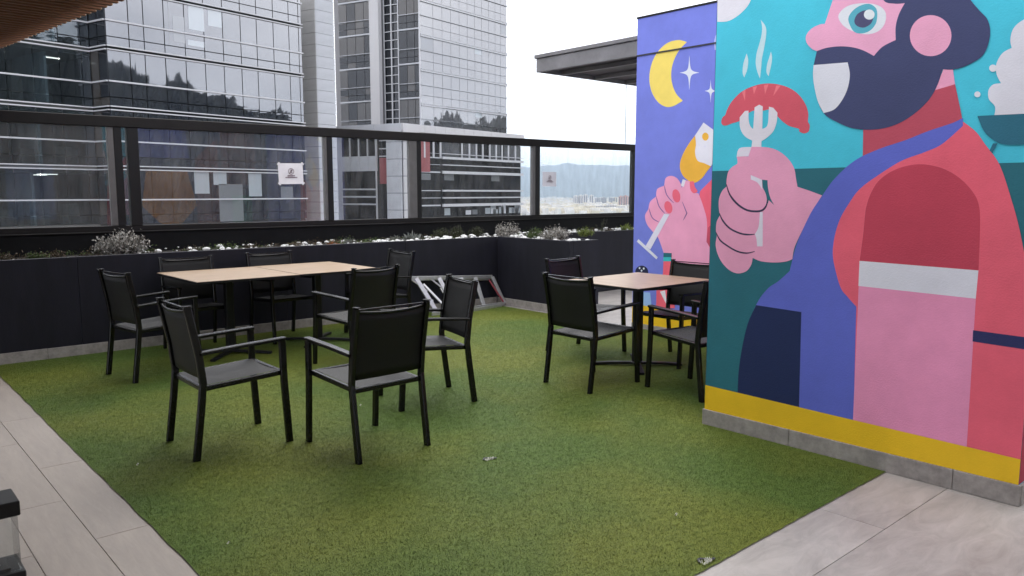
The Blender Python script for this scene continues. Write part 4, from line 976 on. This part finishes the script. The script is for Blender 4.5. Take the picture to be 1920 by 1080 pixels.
for a_, c_ in ((833, 851), (921, 936), (788, 807)): fpr2.piece('blind_pane', U(a_), U(c_), Zr(338), Zr(326), 'blindg', .0)
rr = random.Random(5)
for k in range(14): u_ = rr.uniform(U(828), U(970)); fpr2.piece('blind_pane', u_, u_ + .8, Zr(404), Zr(rr.uniform(386, 396)), rr.choice(('blind', 'blindg', 'stone')), .0)
M['red_fill'] = mat('red_patch_fill', (.24, .06, .07), .6, var=.2, vscale=1)  # plain red colour for patches on both podium faces
fpr2.piece('red_patch', U(788), U(806), Zr(323), Zr(268), 'red_fill', .02)
Ul = lambda x_: fpl2.u(x_, 300)
Zl = lambda y_: fpl2.uz(680, y_)[1]
fpl2.piece('stone_wall', 0, Ul(641), -14, zt - .7, 'stone', .0)
for a_, c_ in ((642, 656.5), (658, 673), (674.5, 689.5), (691, 706)): fpl2.piece('pane', Ul(a_), Ul(c_), Zl(291), Zl(255), 'glassD', -.05)
for x_ in (657, 673.5, 690, 707): fpl2.piece('window_upright', Ul(x_) - .06, Ul(x_) + .06, Zl(294), Zl(255), 'fin', .05, 2)
for k in range(4): fpl2.piece('spandrel_panel', Ul(641) + .03 + (Ul(708) - Ul(641)) * k / 4, Ul(641) + (Ul(708) - Ul(641)) * (k + 1) / 4, Zl(321), Zl(293), 'stone', .02, 1, .002)
for y_ in (355, 369, 383): fpl2.piece('garage_rail', Ul(635), Ul(704), Zl(y_) - .07, Zl(y_) + .07, 'stone', .05)
fpl2.piece('white_pole', Ul(709) - .05, Ul(709) + .05, -14, zt - .7, 'fin', .3, 3)
fpl2.piece('stair_glazing', Ul(711), Ul(727), -14, zt - .7, 'glassD', -.1)
for y_ in (265, 280, 294): fpl2.piece('transom', Ul(711), Ul(727), Zl(y_) - .05, Zl(y_) + .05, 'fin', -.02)
fpl2.piece('red_patch', Ul(712), Ul(727), Zl(345), Zl(297), 'red_fill', .02)
for k in range(-3, 8): fpl2.piece('pier_panel', Ul(728), fpl2.L + .05, -4.5 + k * 1.5 + .02, -4.5 + (k + 1) * 1.5 - .02, 'stone', .2, 4, .001)
for k in range(-3, 8): fpr2.piece('pier_panel', -.05, U(784), -4.5 + k * 1.5 + .02, -4.5 + (k + 1) * 1.5 - .02, 'concrete', .16, 3, .001)
u_ = fpr2.u(966, 245); rb_ = fpr2.at(u_, -2.5, zt)
b = bmesh.new()
for dx in (0, .5):
    for dy in (0, .5): bar(b, (rb_.x + dx, rb_.y + dy, zt), (rb_.x + dx, rb_.y + dy, zt + .62), .05, .05)
box(b, (rb_.x - .1, rb_.y - .1, zt + .62), (rb_.x + .6, rb_.y + .6, zt + .68)); tag(obj('roof_frame', b, M['mull']), 'tiny open metal frame on the podium roof end', 'roof frame')

# ------------------------------------------------------------------ ground, far city, mountains, wooded hill, haze
def ground_mat():
    m = bpy.data.materials.new('city_ground'); m.use_nodes = True; t = m.node_tree; p = t.nodes['Principled BSDF']; p.inputs['Roughness'].default_value = .9
    tc = N(t, 'ShaderNodeTexCoord'); v = N(t, 'ShaderNodeTexVoronoi'); v.inputs['Scale'].default_value = .012
    n1 = N(t, 'ShaderNodeTexNoise'); n1.inputs['Scale'].default_value = .0016; n1.inputs['Detail'].default_value = 6
    r = N(t, 'ShaderNodeValToRGB'); r.color_ramp.elements[0].color = (.06, .08, .05, 1); r.color_ramp.elements[1].color = (.5, .47, .43, 1)
    r.color_ramp.elements[0].position = .38; r.color_ramp.elements[1].position = .58
    mm = N(t, 'ShaderNodeMix', data_type='RGBA', blend_type='MULTIPLY'); mm.inputs['Factor'].default_value = .5
    t.links.new(tc.outputs['Object'], v.inputs['Vector']); t.links.new(tc.outputs['Object'], n1.inputs['Vector'])
    t.links.new(n1.outputs['Fac'], r.inputs[0]); t.links.new(r.outputs[0], mm.inputs['A']); t.links.new(v.outputs['Color'], mm.inputs['B'])
    t.links.new(mm.outputs['Result'], p.inputs['Base Color']); return m
b = bmesh.new(); bmesh.ops.create_grid(b, x_segments=8, y_segments=8, size=24000)
obj('ground', b, ground_mat(), loc=(0, 0, GZ), kind='structure')
def dirv(px_): r_ = ray(px_, HY); r_.z = 0; return r_.normalized()
# mountains
M['mount'] = mat('far_mountain', (.05, .07, .06), .95, var=.15, vscale=.0005)
b = bmesh.new(); cols_ = []
def ridge(px_):
    y_ = np.interp(px_, [600, 900, 985, 1010, 1045, 1060, 1080, 1110, 1130, 1150, 1190, 1300, 1500], [330, 318, 313, 313, 308, 306, 308, 310, 309, 311, 311, 314, 320])
    return (HY - y_) / FPX
for k in range(161):
    px_ = 500 + 1100 * k / 160; d = dirv(px_); r0 = 15000
    hr = r0 * 1.08 * ridge(px_) + 7 * math.sin(k * 1.1) + 4 * math.sin(k * 2.7 + 1); hl = []
    for j in range(13):
        s = j / 12; rad = 11500 + 5000 * s + 250 * math.sin(k * .9 + j); z = GZ + (hr - GZ) * (s ** 1.15) * (1 + .05 * math.sin(k * 1.3 + j * 2.2) * math.sin(math.pi * s))
        hl.append(b.verts.new((d.x * rad, d.y * rad, z)))
    hl.append(b.verts.new((d.x * 19000, d.y * 19000, GZ))); cols_.append(hl)
for c0, c1 in zip(cols_, cols_[1:]):
    for j in range(13): f = b.faces.new((c0[j], c1[j], c1[j + 1], c0[j + 1])); f.smooth = True
bmesh.ops.recalc_face_normals(b, faces=b.faces)
obj('mountains', b, M['mount'], kind='structure')
# wooded hill beyond the painted block (mirrored in the towers)
M['wood'] = mat('hill_forest', (.009, .013, .008), .9, var=.5, vscale=.06)
b = bmesh.new(); cols_ = []
for k in range(420):
    az = 62 + 80 * k / 419; e_ = np.interp(az, [62, 74, 77, 82, 88, 94, 100, 107, 125, 142], [5.5, 5.6, 4.6, 4.2, 6.4, 8.0, 10.4, 12, 12.5, 10])
    a_ = math.radians(az); d = RT * math.sin(a_) + FH * math.cos(a_); hl = []
    for j in range(15):
        s = j / 14; rad = 420 + 480 * s; z = GZ + (900 * math.tan(math.radians(e_)) - GZ) * s ** .9
        z += (random.random() ** 2 * 13 + 4 * math.sin(k * .35 + j)) * min(1, s * 3) - 4
        hl.append(b.verts.new((d.x * rad, d.y * rad, z)))
    hl.append(b.verts.new((d.x * 1500, d.y * 1500, GZ))); cols_.append(hl)
for c0, c1 in zip(cols_, cols_[1:]):
    for j in range(15): b.faces.new((c0[j], c1[j], c1[j + 1], c0[j + 1]))
bmesh.ops.recalc_face_normals(b, faces=b.faces)
hl_ = obj('wooded_hill', b, M['wood'], kind='structure')
# city blocks
rc_ = random.Random(21)
CM = [mat('white_block', (.62, .60, .58), .8, var=.2, vscale=.03), mat('grey_block', (.36, .36, .37), .8, var=.2, vscale=.03), mat('brick_block', (.46, .24, .19), .8, var=.2, vscale=.03), mat('cream_block', (.6, .54, .42), .8, var=.2, vscale=.03)]
M['cwin'] = mat('far_window_band', (.07, .08, .10), .5)
def tower_block(px_, ybase, ytop, wpx, m, label, cat='apartment block', group='far apartment towers in the haze'):
    dep = (EYE - GZ) * FPX / (ybase - HY); d = dirv(px_); rad = dep / max(.2, d.dot(FH)); c = d * rad
    hgt = (ybase - ytop) / FPX * dep; wd_ = wpx / FPX * dep
    t = thing('apartment_tower', label, cat, (c.x, c.y, GZ), math.atan2(d.y, d.x) - math.pi / 2 + rc_.uniform(-.3, .3), group)
    obj('body', bx((-wd_ / 2, -wd_ * .35, 0), (wd_ / 2, wd_ * .35, hgt)), m, t); obj('roof_core', bx((-wd_ * .15, -wd_ * .12, hgt + .01), (wd_ * .2, wd_ * .12, hgt * 1.06)), m, t)
    n_ = max(2, int(wpx / 3))
    for k in range(n_):
        x_ = -wd_ / 2 + wd_ * (k + .5) / n_; obj('window_strip', bx((x_ - wd_ / n_ * .22, -wd_ * .352 - .3, hgt * .06), (x_ + wd_ / n_ * .22, -wd_ * .3501, hgt * .95)), M['cwin'], t)
for i, (px_, yb_, yt_, wp, mi, lb_) in enumerate((
    (1080, 386, 367, 9, 0, 'leftmost of the white far towers in the rightmost pane'), (1089, 386, 366, 8, 0, 'second white far tower from the left in the rightmost pane'),
    (1098, 386, 365, 8, 0, 'tallest white far tower in the rightmost pane'), (1109, 385, 366, 8, 0, 'white far tower just left of the grey pair'),
    (1121, 386, 371, 9, 1, 'left tower of the grey far pair'), (1132, 386, 370, 10, 1, 'right tower of the grey far pair'), (1146, 384, 371, 9, 1, 'squat grey far tower left of the pinkish ones'),
    (1154, 384, 370, 8, 3, 'cream far tower beside the pinkish ones'), (1164, 389, 368, 8, 2, 'left one of the pinkish brick far towers'), (1173, 390, 367, 8, 2, 'middle one of the pinkish brick far towers'),
    (1182, 390, 368, 7, 2, 'rightmost of the pinkish brick far towers by the blue wall'),
    (1127, 399, 385, 18, 0, 'low white far block with many windows below the grey pair'), (1146, 399, 384, 18, 0, 'wide white low far block in the middle foreground of the city'), (1166, 400, 386, 18, 0, 'white low far block below the pinkish towers'))):
    tower_block(px_, yb_, yt_, wp, CM[mi], lb_)
bs = [bmesh.new() for _ in range(2)]
for k in range(4200):
    yb_ = HY + 6 + 36 * rc_.random() ** 1.3; px_ = rc_.uniform(930, 1240); dep = (EYE - GZ) * FPX / (yb_ - HY); d = dirv(px_); c = d * (dep / max(.2, d.dot(FH)))
    s = rc_.uniform(12, 38); hh = rc_.choice((6, 8, 10, 12, 16, 24)); b = bs[k % 2]
    box(b, (c.x - s / 2, c.y - s / 2 * rc_.uniform(.6, 1.4), GZ), (c.x + s / 2, c.y + s / 2, GZ + hh))
for b, m in zip(bs, (CM[0], CM[3])): o = obj('low_rise_city', b, m, kind='stuff'); tag(o, 'mass of small pale low houses spread across the far plain', 'city')
# haze
b = bx((-26000, -26000, GZ - 1), (26000, 26000, 900)); hz = bpy.data.materials.new('haze_air'); hz.use_nodes = True; t = hz.node_tree
t.nodes.remove(t.nodes['Principled BSDF']); pv = N(t, 'ShaderNodeVolumePrincipled'); pv.inputs['Color'].default_value = (.66, .81, 1, 1); pv.inputs['Density'].default_value = 7.5e-5
pv.inputs['Anisotropy'].default_value = .3; pv.inputs['Density Attribute'].default_value = ''; pv.inputs['Color Attribute'].default_value = ''; pv.inputs['Temperature Attribute'].default_value = ''
t.links.new(pv.outputs[0], t.nodes['Material Output'].inputs['Volume'])
ho = obj('haze', b, hz, kind='stuff'); ho['label'] = 'pale blue haze in the air over the far city'; ho['category'] = 'haze'
